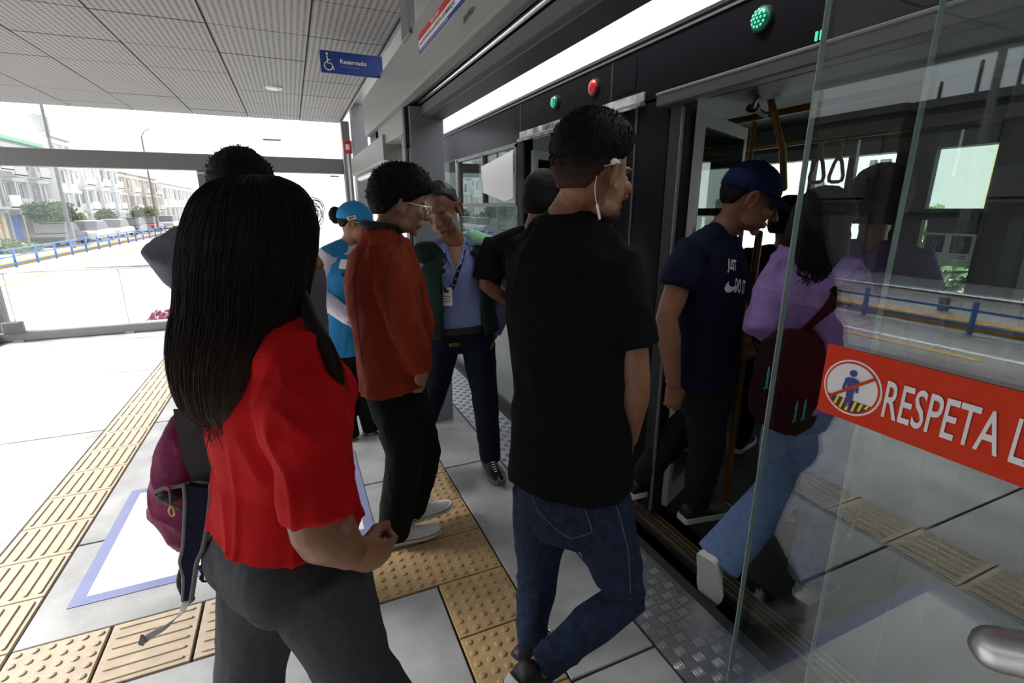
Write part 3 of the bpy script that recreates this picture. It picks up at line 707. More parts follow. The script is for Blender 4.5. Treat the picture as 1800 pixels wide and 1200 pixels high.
bm = NB(); cyl(bm, (-19.0, 57.6, 7.56), (0, 0, 1), .8, 1.5, 20); cyl(bm, (-19.0, 57.6, 9.0), (0, 0, 1), .6, .14, 20)
tag(link('water_tank', bm, mat('tank_grey', (.42, .41, .42), .7)), 'grey water tank on the roof above the end wall beam', 'tank')
# hills
bm = NB(); R2 = []
for k in range(61):
    y = -260 + k * 14; hgt = 32 + 38 * NZ.noise(V((k * .13, 3.3, 0))) + 14 * NZ.noise(V((k * .45, 1.3, 5)))
    R2.append([(-330, y, GZ), (-345, y, max(6, hgt * .6)), (-380, y, max(9, hgt * 1.15)), (-430, y, GZ)])
loft(bm, R2, cap=False, closed=False); struct('hill', bm, mat('hazy_hill', (.17, .18, .20), .9, var=.1, scale=.02))
# lamp posts
def lamppost(x, y, h, arm, label, dbl=False):
    t = empty('street_lamp', (x, y, GZ), label, 'street lamp')
    bm = NB(); tube(bm, [(x, y, GZ), (x, y, GZ + h * .5), (x, y, GZ + h)], [.11, .09, .07], 10); link('pole', bm, m_grey_metal, t, smooth=True)
    for s in ((1, -1) if dbl else (1,)):
        bm = NB(); tube(bm, [(x, y, GZ + h - .05), (x + s * arm * .25, y, GZ + h + .45), (x + s * arm * .6, y, GZ + h + .65), (x + s * arm, y, GZ + h + .6)], .045, 8); link('arm', bm, m_grey_metal, t, smooth=True)
        bm = NB(); box(bm, (x + s * arm - .25, y - .12, GZ + h + .5), (x + s * arm + .25, y + .12, GZ + h + .64), bev=.03); link('lamp_head', bm, m_white, t)
lamppost(-12.6, 6.4, 6.6, 1.1, 'tall street lamp with curved arm mirrored in the upper door glass', True)
p = FY(172, 412, 36); lamppost(-12.2, 38.2, 9, 1.0, 'pale street lamp pole rising before the narrow tall block')
lamppost(-12.2, 60, 9, 1.0, 'farther street lamp pole down the avenue')
# trees and bushes
def leafball(bm, c, r, n, rnd_, s=.16):
    for _ in range(n):
        d = V((rnd_.gauss(0, 1), rnd_.gauss(0, 1), rnd_.gauss(0, 1))).normalized(); q = V(c) + V((d.x * r[0], d.y * r[1], d.z * r[2])) * (rnd_.random() ** .4)
        a = V((rnd_.gauss(0, 1), rnd_.gauss(0, 1), rnd_.gauss(0, 1))).normalized(); b_ = a.orthogonal().normalized() * s * .5
        bm.faces.new([bm.verts.new(q + v) for v in (a * s, b_, -a * s, -b_)])
def tree(x, y, h, r, label, seed, m=m_leaf, cat='tree', name='street_tree'):
    rd = random.Random(seed); t = empty(name, (x, y, GZ), label, cat)
    bm = NB(); tube(bm, [(x, y, GZ), (x + .1, y, GZ + h * .5), (x + .05, y + .1, GZ + h * .75)], [.12, .09, .04], 8); link('trunk', bm, m_bark, t)
    bm = NB()
    for _ in range(6):
        leafball(bm, (x + rd.uniform(-.5, .5) * r, y + rd.uniform(-.5, .5) * r, GZ + h * .68 + rd.uniform(-.3, .3) * r), (r * .6, r * .6, r * .5), 260, rd, .13)
    tag(link('foliage', bm, m, t), kind='stuff')
tree(-15.2, 44.2, 2.9, 1.25, 'bushy green tree between the blue gate and parked cars', 1)
tree(-15.4, 47.6, 2.9, 1.2, 'dark green street tree above the dark parked car', 2)
tree(-15.4, 57.5, 2.6, 1.1, 'green street tree beyond the narrow tall block', 3)
tree(-15.0, 68, 2.6, 1.3, 'far street tree down the avenue', 4)
tree(-15.6, 36.5, 2.9, 1.1, 'small tree left of the yellow gate', 5)
def bush(px, py, y, rx, rz, label, seed, m):
    c = FY(px, py, y); bm = NB(); rd = random.Random(seed)
    leafball(bm, (c.x, y, c.z), (rx, rx * .8, rz), 700, rd, .10); tag(link('bush', bm, m), label, 'bush')
p = FZ(30, 410, GZ + .3); bm = NB(); leafball(bm, (-14.2, 35.5, GZ + .35), (1.5, 1.5, .5), 900, random.Random(9), .12); tag(link('bush', bm, m_leaf), 'low green bush on the verge at far left', 'bush')
bm = NB(); leafball(bm, (-2.0, 9.6, GZ + .35), (.55, .7, .5), 900, random.Random(8), .09); tag(link('bush', bm, m_pink), 'pink flowering bush just outside the end glass', 'bush')
# cars
def car(x, y, col, label, L=4.1, flip=1):
    t = empty('car', (x, y, GZ + .12), label, 'car'); m = mat('car_paint', col, .3, coat=.5); z = GZ + .12
    def sec(pts, w): return pts
    body = [(-.5, .28), (-.5, .62), (-.46, .78), (-.22, .86), (.24, .86), (.44, .76), (.5, .55), (.5, .28)]
    cab = [(-.36, .84), (-.27, 1.36), (-.2, 1.42), (.1, 1.42), (.16, 1.38), (.30, .84)]
    def ext(prof, w, ww): 
        bm = NB(); loft(bm, [[V((x + s * q, y + flip * p[0] * L, z + p[1])) for p in prof] for s, q in ((-1, w), (-.9, w + .03), (.9, w + .03), (1, w))]); return bm
    link('body', ext(body, .82, 0), m, t); link('cabin', ext(cab, .68, 0), m_dkwin, t)
    bm = NB(); box(bm, (x - .62, y + flip * (-.25) * L, z + 1.39), (x + .62, y + flip * .13 * L, z + 1.46), bev=.03); link('roof', bm, m, t)
    for a in (-.31, .31):
        for s in (-1, 1):
            bm = NB(); cyl(bm, (x + s * .72 - .09, y + a * L, z + .31), (1, 0, 0), .31, .19, 18); wq = link('wheel', bm, m_rubber, t)
            bm = NB(); cyl(bm, (x + s * .72 + s * .10 - .01, y + a * L, z + .31), (1, 0, 0), .18, .02, 14); link('hub_cap', bm, m_alu, wq)
car(-13.6, 41.0, (.04, .045, .05), 'dark parked car behind the blue railing, nearest to the gate')
car(-13.4, 46.0, (.6, .6, .6), 'white parked car right of the dark car')
car(-13.4, 51.5, (.55, .55, .56), 'second white parked car, just past the lamp pole')
car(-13.4, 57, (.05, .07, .09), 'dark parked car farther down past the white ones')
car(-13.4, 62.5, (.35, .03, .04), 'dark red parked car far down the avenue')
car(-13.4, 71.5, (.45, .45, .47), 'silver parked car farthest down the avenue')
# building beyond the bus
bf = empty('white_building', (11, 6, GZ), 'white building with small dark windows seen through the bus', 'building')
link('wall', boxb((10.5, -8, GZ), (16, 16, 9)), mat('white_wall', (.50, .50, .49), .8), bf)
link('wall_strip', boxb((10.40, 4.0, GZ), (10.5, 4.55, 9)), mat('yellow_wall', (.55, .50, .16), .8), bf)
for y, z, w_, h_ in ((8.9, 1.25, .25, .55), (8.3, 1.2, .35, .55), (7.4, 1.6, .35, .5), (5.6, 1.75, .16, .34), (6.15, 1.6, .16, .6), (6.15, 2.3, .16, .16), (6.4, 2.3, .1, .16), (5.45, 1.85, .2, .12), (10.0, 1.3, .3, .5)):
    link('window', boxb((10.44, y, z), (10.5, y + w_, z + h_)), m_dkwin, bf)
bm = NB(); leafball(bm, (9.0, 4.4, .9), (.6, .7, .7), 500, random.Random(4), .12); tag(link('bush', bm, m_leaf), 'green shrub outside the far bus window', 'bush')
# ------------------------------------------------------------------ people
def skin(col): return mat('skin', col, .48, var=.10, scale=18, bump=.06, bscale=180)
def cloth(name, col, var=.1, rough=.85, scale=25, bump=.25, bscale=260, col2=None):
    return mat(name, col, rough, var=var, scale=scale, bump=bump, bscale=bscale, spec=.12, col2=col2)
m_hair = mat('black_hair', (.006, .0055, .005), .62, spec=.16, bump=.5, bscale=160)
m_eye = mat('eye_white', (.55, .53, .50), .2); m_iris = mat('iris_dark', (.02, .012, .008), .2)
m_lace = mat('lace_white', (.75, .75, .74), .8); m_sole = mat('sole_white', (.72, .72, .70), .6)
def hd2v(deg): a = math.radians(deg); return V((math.sin(a), math.cos(a), 0))
def basis(f, u=V((0, 0, 1))):
    r = f.cross(u).normalized(); u = r.cross(f).normalized(); return M((r, f.normalized(), u)).transposed()
def head_rot(deg, pitch=0, roll=0):
    return Euler((0, 0, -math.radians(deg))).to_matrix() @ M.Rotation(math.radians(pitch), 3, 'X') @ M.Rotation(math.radians(roll), 3, 'Y')
def head_blobs(bm, c, R, s=1.0, ear=True, fem=False):
    def E(p, r, rr=None, **k): ell(bm, c + R @ (V(p) * s), [q * s for q in r], R @ rr if rr else R, **k)
    E((0, -.015, .030), (.074, .096, .086), seg=28, rg=18)
    E((0, .028, -.025), (.062, .066, .082), seg=24, rg=16)
    E((0, .030, -.070), (.052 if not fem else .047, .050, .040), seg=20, rg=12)
    E((0, .074, -.100), (.020, .016, .016)); E((0, .082, .022), (.048, .013, .012))
    for q in (-1, 1):
        E((q * .040, .066, -.022), (.024, .024, .020)); E((q * .044, .02, -.075), (.016, .03, .022))
        E((q * .011, .107, -.034), (.0095, .011, .0085))
        if ear:
            rr = M.Rotation(q * math.radians(20), 3, 'Z') @ M.Rotation(math.radians(-10), 3, 'X')
            E((q * .079, -.014, -.008), (.0055, .017, .030), rr)
            pts = [c + R @ (V((q * .083, -.012, -.008) ) * s + rr @ V((q * .004, .019 * math.cos(t), .033 * math.sin(t))) * s) for t in [math.radians(a) for a in range(-60, 231, 24)]]
            tube(bm, pts, .0055 * s, 8)
            E((q * .080, -.004, -.036), (.006, .008, .009))
    tube(bm, [c + R @ (V(p) * s) for p in ((0, .088, .014), (0, .106, -.010), (0, .119, -.032))], [.009 * s, .011 * s, .0135 * s], 10)
    E((0, .094, -.061), (.021, .010, .006)); E((0, .092, -.073), (.018, .010, .007)); E((0, .080, -.066), (.03, .018, .016))
def eyes(c, R, parent, s=1.0):
    for q in (-1, 1):
        bm = NB(); ell(bm, c + R @ (V((q * .030, .0725, .001)) * s), (.0120 * s, .0115 * s, .0085 * s), R); e = link('eye', bm, m_eye, parent, smooth=True)
        bm = NB(); ell(bm, c + R @ (V((q * .030, .0810, -.001)) * s), (.0055 * s, .004 * s, .0055 * s), R, 10, 6); link('iris', bm, m_iris, e, smooth=True)
        bm = NB(); tube(bm, [c + R @ (V((q * x, y, z)) * s) for x, y, z in ((.014, .0865, .020), (.030, .0835, .025), (.046, .0715, .020))], [.0035 * s, .0045 * s, .0025 * s], 6, flat=.6); link('eyebrow', bm, m_hair, parent, smooth=True)
def sst(a, b, x): t = max(0, min(1, (x - a) / (b - a))); return t * t * (3 - 2 * t)
def hair_shell(c, R, hl=(28, -8, -42), T=.018, top=0., s=1.0, rough=.004, seed=0., front=0., mass=None, n=56, spike=0, nape=.026, sl=1.):
    """hair shell over the skull; hairline elevation at front, side, back in degrees"""
    bm = NB(); rings = []; N = n; Kk = 40
    def pt(az, el):
        d = V((math.sin(az) * math.cos(el), math.cos(az) * math.cos(el), math.sin(el)))
        base = 1 / math.sqrt((d.x / .076) ** 2 + (d.y / .098) ** 2 + (d.z / .088) ** 2)
        a = abs(math.degrees(az)); a = 360 - a if a > 180 else a
        h = hl[0] + (hl[1] - hl[0]) * sst(25, 85, a) + (hl[2] - hl[1]) * sst(85, 140, a)
        k = sst(h - 4, h + 10, math.degrees(el))
        th = (T + top * max(0, d.z) + front * max(0, d.y) * max(0, d.z + .3)) * k - .028 * (1 - k)
        th += nape * sst(80, 125, a) * sst(-5, 45, -math.degrees(el)) * k
        if mass: th += mass(a, math.degrees(el)) * k
        th += rough * k * (NZ.noise(d * 9 + V((seed, 0, 0))) + .7 * NZ.noise(V((d.x * 26, d.y * 26, d.z * 8)) + V((seed, 1, 0))))
        return c + R @ ((V((0, -.016, .032)) + d * (base + th)) * s)
    for i in range(1, Kk):
        el = -math.pi / 2 + math.pi * i / Kk; rings.append([pt(2 * math.pi * k / N, el) for k in range(N)])
    loft(bm, rings)
    if spike:
        rd = random.Random(int(seed * 10) + 1)
        for _ in range(spike):
            az = rd.uniform(0, 2 * math.pi); el = math.radians(rd.uniform(-20, 88)); a = pt(az, el); d = (a - c).normalized()
            a2 = abs(math.degrees(az)); a2 = 360 - a2 if a2 > 180 else a2
            h = hl[0] + (hl[1] - hl[0]) * sst(25, 85, a2) + (hl[2] - hl[1]) * sst(85, 140, a2)
            if math.degrees(el) < h + 12: continue
            t = V((rd.gauss(0, 1), rd.gauss(0, 1), rd.gauss(0, 1))) * .6 + V((0, 0, -.3))
            tube(bm, [a - d * .004, a + (d + t * .6).normalized() * (.004 * sl), a + (d + t * 1.4).normalized() * (.0085 * sl)], [.0019, .0014, .0004], 4, rnd=False)
    return bm
def hand(bm, W, d, palm, side, curl=25, s=1.0, spread=4, thumb_in=0, fist=False):
    """W wrist, d pointing direction, palm = palm normal, side=+1: thumb lies to d x palm"""
    d = V(d).normalized(); palm = (V(palm) - d * V(palm).dot(d)).normalized(); lat = d.cross(palm) * side
    tube(bm, [W - d * .02, W + d * .03, W + d * .085], [.026 * s, .034 * s, .036 * s], 14, flat=.45, hint=palm)
    for k, (o, L) in enumerate(((.030, .072), (.011, .080), (-.009, .074), (-.027, .058))):
        b = W + d * (.088 - .006 * abs(k - 1)) * s + lat * (o * s); c_ = math.radians(curl + 4 * k)
        a0 = d * math.cos(c_ * .5) + palm * math.sin(c_ * .5) + lat * (.02 * (1.5 - k) * spread / 4)
        p = [b - d * .02, b]; ang = c_ * .5
        for seg_ in (.45, .32, .23):
            dd = d * math.cos(ang) + palm * math.sin(ang) + lat * (.02 * (1.5 - k)); p.append(p[-1] + dd * (L * seg_ * s)); ang += c_ * (1.1 if not fist else 1.35)
        tube(bm, p, [.0088 * s, .0092 * s, .0085 * s, .0078 * s, .0068 * s], 8)
    b = W + d * .028 * s + lat * .024 * s
    t1 = (d * .62 + lat * (.62 - thumb_in * .4) + palm * (.35 + thumb_in)).normalized()
    tube(bm, [b - lat * .01, b + t1 * .032 * s, b + t1 * .032 * s + (d * .85 + lat * .15 + palm * .25).normalized() * .030 * s, b + t1 * .032 * s + (d * .9 + palm * .4).normalized() * .054 * s], [.0135 * s, .0105 * s, .0095 * s, .0075 * s], 8)
def spine(pel, mid, neck, t):
    if t <= .5: return pel.lerp(mid, t * 2) 
    return mid.lerp(neck, t * 2 - 1)
def bez(a, m, b, t):
    q = m * 2 - (a + b) * .5; return a * (1 - t) ** 2 + q * (2 * t * (1 - t)) + b * t * t
def torso_rings(pel, mid, neck, lh, ls, prof, seg=32):
    R = []
    for t, wd, fr, bk_ in prof:
        c = bez(pel, mid, neck, t); tg = (bez(pel, mid, neck, t + .02) - bez(pel, mid, neck, t - .02)).normalized()
        lat = lh.lerp(ls, max(0, min(1, t))).normalized(); lat = (lat - tg * lat.dot(tg)).normalized(); fwd = tg.cross(lat)
        r = []
        for k in range(seg):
            a = 2 * math.pi * k / seg; x, y = math.cos(a), math.sin(a); e = .86
            x = math.copysign(abs(x) ** e, x); y = math.copysign(abs(y) ** e, y)
            r.append(c + lat * (wd * x) + fwd * ((fr if y > 0 else bk_) * y))
        R.append(r)
    return R
PROF_M = [(-.16, .10, .08, .09), (-.06, .165, .105, .125), (.08, .172, .11, .125), (.22, .16, .112, .105), (.40, .150, .115, .095), (.60, .165, .122, .108), (.76, .172, .118, .112), (.88, .150, .09, .10), (.96, .085, .062, .075), (1.03, .058, .056, .06)]
PROF_F = [(-.16, .10, .08, .09), (-.06, .168, .10, .135), (.08, .172, .105, .13), (.22, .150, .105, .10), (.40, .130, .10, .085), (.60, .142, .125, .095), (.74, .150, .13, .10), (.88, .130, .085, .09), (.96, .075, .056, .065), (1.03, .050, .050, .054)]
def grow(prof, g, t0, t1, flare=0., bell=0.):
    o = []
    ts = sorted(set([t0, t1] + [p[0] for p in prof if t0 < p[0] < t1]))
    for t in ts:
        a = [p for p in prof if p[0] <= t][-1] if t >= prof[0][0] else prof[0]; b = [p for p in prof if p[0] >= t][0] if t <= prof[-1][0] else prof[-1]
        k = 0 if a is b or b[0] == a[0] else (t - a[0]) / (b[0] - a[0]); v = [a[i] + (b[i] - a[i]) * k for i in (1, 2, 3)]
        e = g + flare * (1 - (t - t0) / (t1 - t0)); o.append((t, v[0] + e, v[1] + e + bell * max(0, 1 - abs(t - .25) * 3), v[2] + e))
    return o
class Fig: pass
def figure(label, J, skin_m, face=90, pitch=0, roll=0, fem=False, hs=1.0, vox=.0065, handL=None, handR=None, nk=1., arm=1., dec=.6, group=None, w=1.0, mid_off=(0, 0, 0), facing=None, ear=True, feet=True):
    """J: joints (world). Builds the continuous body and returns a handle."""
    F = Fig(); F.J = J = {k: V(v) for k, v in J.items()}
    g0 = (J['AL'] + J['AR']) * .5
    F.root = empty('person', (g0.x, g0.y, 0), label, 'person', group)
    F.ls = (J['SR'] - J['SL']).normalized(); F.lh = (J['HR'] - J['HL']).normalized()
    F.pel = (J['HR'] + J['HL']) * .5; F.neck = J['N']; F.mid = (F.pel + F.neck) * .5 + V(mid_off)
    F.prof = [(t, a * w, b * w, c * w) for t, a, b, c in (PROF_F if fem else PROF_M)]
    F.R = head_rot(face, pitch, roll); F.hc = J['HC']; F.hs = hs
    bm = NB()
    loft(bm, torso_rings(F.pel, F.mid, F.neck, F.lh, F.ls, F.prof))
    tube(bm, [F.neck - (F.hc - F.neck).normalized() * .05, F.neck.lerp(F.hc, .45), F.hc + F.R @ V((0, -.03, -.03))], [.062 * nk, (.054 if not fem else .047) * nk, .056 * nk], 18)
    head_blobs(bm, F.hc, F.R, hs, ear, fem)
    k = .92 if fem else 1
    for s in 'LR':
        sh, el, wr = J['S' + s], J['E' + s], J['W' + s]
        chest = bez(F.pel, F.mid, F.neck, .84)
        tube(bm, [chest.lerp(sh, .4), sh, sh.lerp(el, .35), sh.lerp(el, .75), el, el.lerp(wr, .28), el.lerp(wr, .65), wr], [q * k * (arm if i_ > 2 else 1) for i_, q in enumerate((.058, .058, .053, .046, .041, .045, .036, .0275))], 16)
        hp, kn, an = J['H' + s], J['K' + s], J['A' + s]
        tube(bm, [hp, hp.lerp(kn, .3), hp.lerp(kn, .7), kn, kn.lerp(an, .3), kn.lerp(an, .7), an], [.088, .084, .065, .054, .056, .042, .036], 16)
        tube(bm, [F.neck + V((0, 0, .012)), F.neck.lerp(sh, .5), sh + V((0, 0, -.006))], [.045, .048, .046], 12)
        if feet:
            td = J['T' + s] - an; tube(bm, [an, an + td.normalized() * .03 - V((0, 0, .03))], [.034, .026], 10)
        hh_ = handL if s == 'L' else handR
        if hh_ is None:
            d = (wr - el).normalized(); palm = (chest - wr); hh_ = dict(d=d, palm=palm, curl=35)
        hh_ = dict(hh_); d = hh_.pop('d', (wr - el)); palm = hh_.pop('palm', chest - wr)
        thumb = hh_.pop('thumb', None); side = 1
        if thumb is not None and V(d).normalized().cross(V(palm)).dot(V(thumb)) < 0: side = -1
        elif thumb is None: 
            fwd = V((0, 0, 1)).cross(F.ls)
            if V(d).normalized().cross(V(palm)).dot(fwd + V((0, 0, .3))) < 0: side = -1
        sc_ = hh_.pop('s', k); hand(bm, wr, d, palm, side, s=sc_, **hh_)
    F.body = link('body', remesh(bm, vox, 2, dec), skin_m, F.root)
    F.skin = skin_m
    return F
def top(F, name, m, t0=-.02, t1=1.0, g=.016, flare=.006, sleeve=.55, sr=(.075, .072, .07), long=False, vox=.0085, fold=.005, seed=0., extra=None, cuff=.04, bell=0., dec=.6, lab=None, shk=1.0, smooth=2, sleeves='LR', fsc=(9, 9, 5)):
    J = F.J; bm = NB()
    loft(bm, torso_rings(F.pel, F.mid, F.neck, F.lh, F.ls, grow(F.prof, g, t0, t1, flare, bell)))
    chest = bez(F.pel, F.mid, F.neck, .82)
    if t1 > .95:
        for s in 'LR': tube(bm, [F.neck + V((0, 0, .004)), F.neck.lerp(J['S' + s], .5), J['S' + s] + V((0, 0, -.004))], [.056, .064, .062], 16)
    for s in 'LR':
        sh, el, wr = J['S' + s], J['E' + s], J['W' + s]; up = V((0, 0, .004))
        if s not in sleeves:
            tube(bm, [chest.lerp(sh, .35), chest.lerp(sh, .85)], [.075, .066], 16); continue
        if long:
            tube(bm, [chest.lerp(sh, .4), sh + up, sh.lerp(el, .4), sh.lerp(el, .8), el, el.lerp(wr, .3), el.lerp(wr, .7), el.lerp(wr, sleeve)], [.072 * shk, .070 * shk, sr[0], sr[1] * .98, sr[1], sr[1] * .96, sr[2], cuff], 18, rnd=False)
        else:
            tube(bm, [chest.lerp(sh, .4), sh + up, sh.lerp(el, .3), sh.lerp(el, sleeve)], [.074 * shk, .071 * shk, sr[0], sr[1]], 18, rnd=False)
    if extra: extra(bm)
    o = link(name, remesh(bm, vox, smooth, dec, folds(fold, fsc, seed)), m, F.root)
    if lab: o['label'] = lab
    F.top = o; return o
def pants(F, name, m, rad=(.105, .09, .072, .066, .064), g=.012, t1=.26, hem=1.0, vox=.009, fold=.005, seed=3., dec=.6, butt=0., fsc=(10, 10, 6), lab=None, smooth=2):
    J = F.J; bm = NB()
    loft(bm, torso_rings(F.pel, F.mid, F.neck, F.lh, F.ls, grow(F.prof, g, -.16, t1)))
    fwd = V((0, 0, 1)).cross(F.lh).normalized()
    for s in 'LR':
        hp, kn, an = J['H' + s], J['K' + s], J['A' + s]; e = kn.lerp(an, hem)
        tube(bm, [hp, hp.lerp(kn, .3), hp.lerp(kn, .7), kn, kn.lerp(e, .35), kn.lerp(e, .75), e], [rad[0], rad[0] * .95, (rad[0] + rad[1] * 2) / 3 * .95, rad[1] * .92, rad[2], rad[3], rad[4]], 18, rnd=False)
        if butt: ell(bm, hp - fwd * (.055 + butt * .3) + V((0, 0, .0)), (.085 + butt * .5, .085 + butt * .5, .10 + butt * .4))
    o = link(name, remesh(bm, vox, smooth, dec, folds(fold, fsc, seed)), m, F.root)
    if lab: o['label'] = lab
    F.pants = o; return o
def shoe(F, an, toe, up_m, sole_m, L=.285, wd=.05, hi=.10, laces=True, name='shoe', lab=None, up=V((0, 0, 1)), stripe=None):
    """an: ankle joint, toe: direction; sole bottom lies .085 under the ankle along up"""
    R = basis(V(toe) - up * V(toe).dot(up), up); base = an - (R @ V((0, 0, 1))) * .085
    def Q(x, y, z): return base + R @ V((x, y, z))
    st = [(-.075, .026, .085), (-.07, .034, .092), (-.03, .037, .100), (.02, .038, .100), (.06, .041, .080), (.10, .045, .062), (.14, .046, .050), (.175, .040, .043), (.2, .028, .036), (.208, .014, .028)]
    k = L / .285
    bm = NB(); rings = []
    for y, hw, h in st:
        r = []
        for a in range(14):
            t = 2 * math.pi * a / 14; x, z = math.cos(t), math.sin(t)
            r.append(Q(math.copysign(abs(x) ** .8, x) * hw * wd / .046, y * k, .014 + (max(0, z) ** .8) * (h * hi / .1 - .014)))
        rings.append(r)
    loft(bm, rings); s = link(name, bm, up_m, F.root, smooth=True)
    if lab: s['label'] = lab
    bm = NB(); o = [(y, hw * wd / .046 + .004) for y, hw, h in st]; o[0] = (-.081, o[0][1]); o[-1] = (.214, o[-1][1])
    out = [(hw, y * k) for y, hw in o] + [(-hw, y * k) for y, hw in reversed(o)]
    loft(bm, [[Q(x * .96, y, 0) for x, y in out], [Q(x, y, .004) for x, y in out], [Q(x, y, .024) for x, y in out], [Q(x * .97, y, .030) for x, y in out]]); link('sole', bm, sole_m, s)
    if stripe:
        bm = NB(); tube(bm, [Q(x * 1.012, y, .021) for x, y in out] + [Q(out[0][0] * 1.012, out[0][1], .021)], .0016, 5); link('sole_stripe', bm, stripe, s)
    if laces:
        bm = NB()
        for q in range(5):
            y = .052 + q * .017; h = .088 - (y - .04) * .42
            tube(bm, [Q(-.026, y * k, h * hi / .1 - .010), Q(0, (y + .006) * k, h * hi / .1 + .002), Q(.026, y * k, h * hi / .1 - .010)], .0028, 5)
        link('laces', bm, m_lace, s)
    return s
def cap(F, m, deg, pitch=0, roll=0, brim=.085, name='cap', s=1.0, brim_m=None):
    R = head_rot(deg, pitch, roll); c = F.hc + R @ V((0, -.012, .036)) * s; bm = NB(); rings = []
    for i in range(0, 13):
        el = math.radians(-8 + 95 * i / 12); r = []
        for k in range(40):
            a = 2 * math.pi * k / 40; d = V((math.sin(a) * math.cos(el), math.cos(a) * math.cos(el), math.sin(el)))
            base = 1 / math.sqrt((d.x / .088) ** 2 + (d.y / .110) ** 2 + (d.z / .100) ** 2); seam = .0015 * abs(math.sin(3 * a))
            r.append(c + R @ (d * (base - seam) * s))
        rings.append(r)
    loft(bm, rings); cp = link(name, bm, m, F.root, smooth=True)
    bm = NB(); rows = []
    for j in range(7):
        v = j / 6; r = []
        for i in range(17):
            a = math.radians(-68 + 136 * i / 16); x = math.sin(a) * .086; y = math.cos(a) * .108
            e = math.cos(a * 1.05) ** .7 if abs(a * 1.05) < math.pi / 2 else 0
            r.append(c + R @ (V((x * (1 + .0 * v), y + brim * v * e, -.006 - .010 * v * v - .55 * x * x * 4 * (.3 + v * .7) - .012 * v)) * s))
        rows.append(r)
    top_ = [[bm.verts.new(p) for p in r] for r in rows]; bot = [[bm.verts.new(p - R @ V((0, 0, .004))) for p in r] for r in rows]
    for A, sgn in ((top_, 1), (bot, -1)):
        for a, b in zip(A, A[1:]):
            for i in range(16): bm.faces.new((a[i], a[i + 1], b[i + 1], b[i]) if sgn > 0 else (b[i], b[i + 1], a[i + 1], a[i]))
    for i in range(16): bm.faces.new((top_[-1][i], top_[-1][i + 1], bot[-1][i + 1], bot[-1][i]))
    link('cap_brim', bm, brim_m or m, cp, smooth=True)
    bm = NB(); ell(bm, c + R @ V((0, 0, .101)) * s, (.007, .007, .004)); link('cap_button', bm, m, cp)
    return cp, c, R
def project(o, pts, d, off=.003):
    """drop points along d onto the mesh object o"""
    me = o.data; mw = WM(o); vs = [mw @ v.co for v in me.vertices]; bv = o.get('_bvh')
    t = BVHTree.FromPolygons(vs, [tuple(p.vertices) for p in me.polygons]); d = V(d).normalized(); out = []
    for p in pts:
        h = t.ray_cast(p - d * .4, d, .8)
        out.append((h[0] - d * off) if h[0] is not None else None)
    return out
def seam(name, o, pts, d, m, parent, r=.0022, off=.0, n=8):
    fine = []
    for a, b in zip(pts, pts[1:]):
        for k in range(n): fine.append(V(a).lerp(V(b), k / n))
    fine.append(V(pts[-1])); q = [p for p in project(o, fine, d, off) if p is not None]
    if len(q) < 2: return
    bm = NB(); tube(bm, q, r, 5); return link(name, bm, m, parent)
def decal(name, o, me, org, ux, uy, d, m, parent, off=.003):
    pts = [V(org) + V(ux) * v.co.x + V(uy) * v.co.y for v in me.vertices]; q = project(o, pts, d, off)
    last = next(p for p in q if p is not None)
    for v, p, p0 in zip(me.vertices, q, pts):
        v.co = p if p is not None else last
    return link(name, me, m, parent)
def strand(bm, pts, r0=.0015, r1=.0004): tube(bm, pts, [r0 + (r1 - r0) * i / (len(pts) - 1) for i in range(len(pts))], 4, rnd=False)
def wav(pts, n=14):
    """smooth polyline (Catmull-Rom)"""
    pts = [V(p) for p in pts]; P_ = [pts[0] * 2 - pts[1]] + pts + [pts[-1] * 2 - pts[-2]]; o = []
    for i in range(1, len(P_) - 2):
        for k in range(n):
            t = k / n; a, b, c, d = P_[i - 1:i + 3]
            o.append(.5 * ((2 * b) + (c - a) * t + (2 * a - 5 * b + 4 * c - d) * t * t + (3 * b - a - 3 * c + d) * t ** 3))
    o.append(pts[-1]); return o
def ribbon(bm, pts, w, side, th=.002):
    pts = [V(p) for p in pts]; side = [V(side)] * len(pts) if not isinstance(side, list) else side; rings = []
    ws = w if hasattr(w, '__len__') else [w] * len(pts)
    for i, p in enumerate(pts):
        d = (pts[min(i + 1, len(pts) - 1)] - pts[max(i - 1, 0)]).normalized(); s = (side[i] - d * side[i].dot(d)).normalized(); n_ = d.cross(s)
        rings.append([p + s * ws[i] / 2 + n_ * th / 2, p - s * ws[i] / 2 + n_ * th / 2, p - s * ws[i] / 2 - n_ * th / 2, p + s * ws[i] / 2 - n_ * th / 2])
    loft(bm, rings)
sk_tan = skin((.27, .120, .064)); sk_lt = skin((.36, .185, .11)); sk_dk = skin((.23, .10, .055))
m_jean = cloth('dark_blue_denim', (.020, .031, .062), .35, .85, 40, .3, 300)
m_navyjean = cloth('navy_denim', (.008, .011, .025), .2)
m_blkp = cloth('black_trousers', (.008, .008, .008), .2)
m_stitch = mat('denim_stitch', (.22, .20, .18), .8)

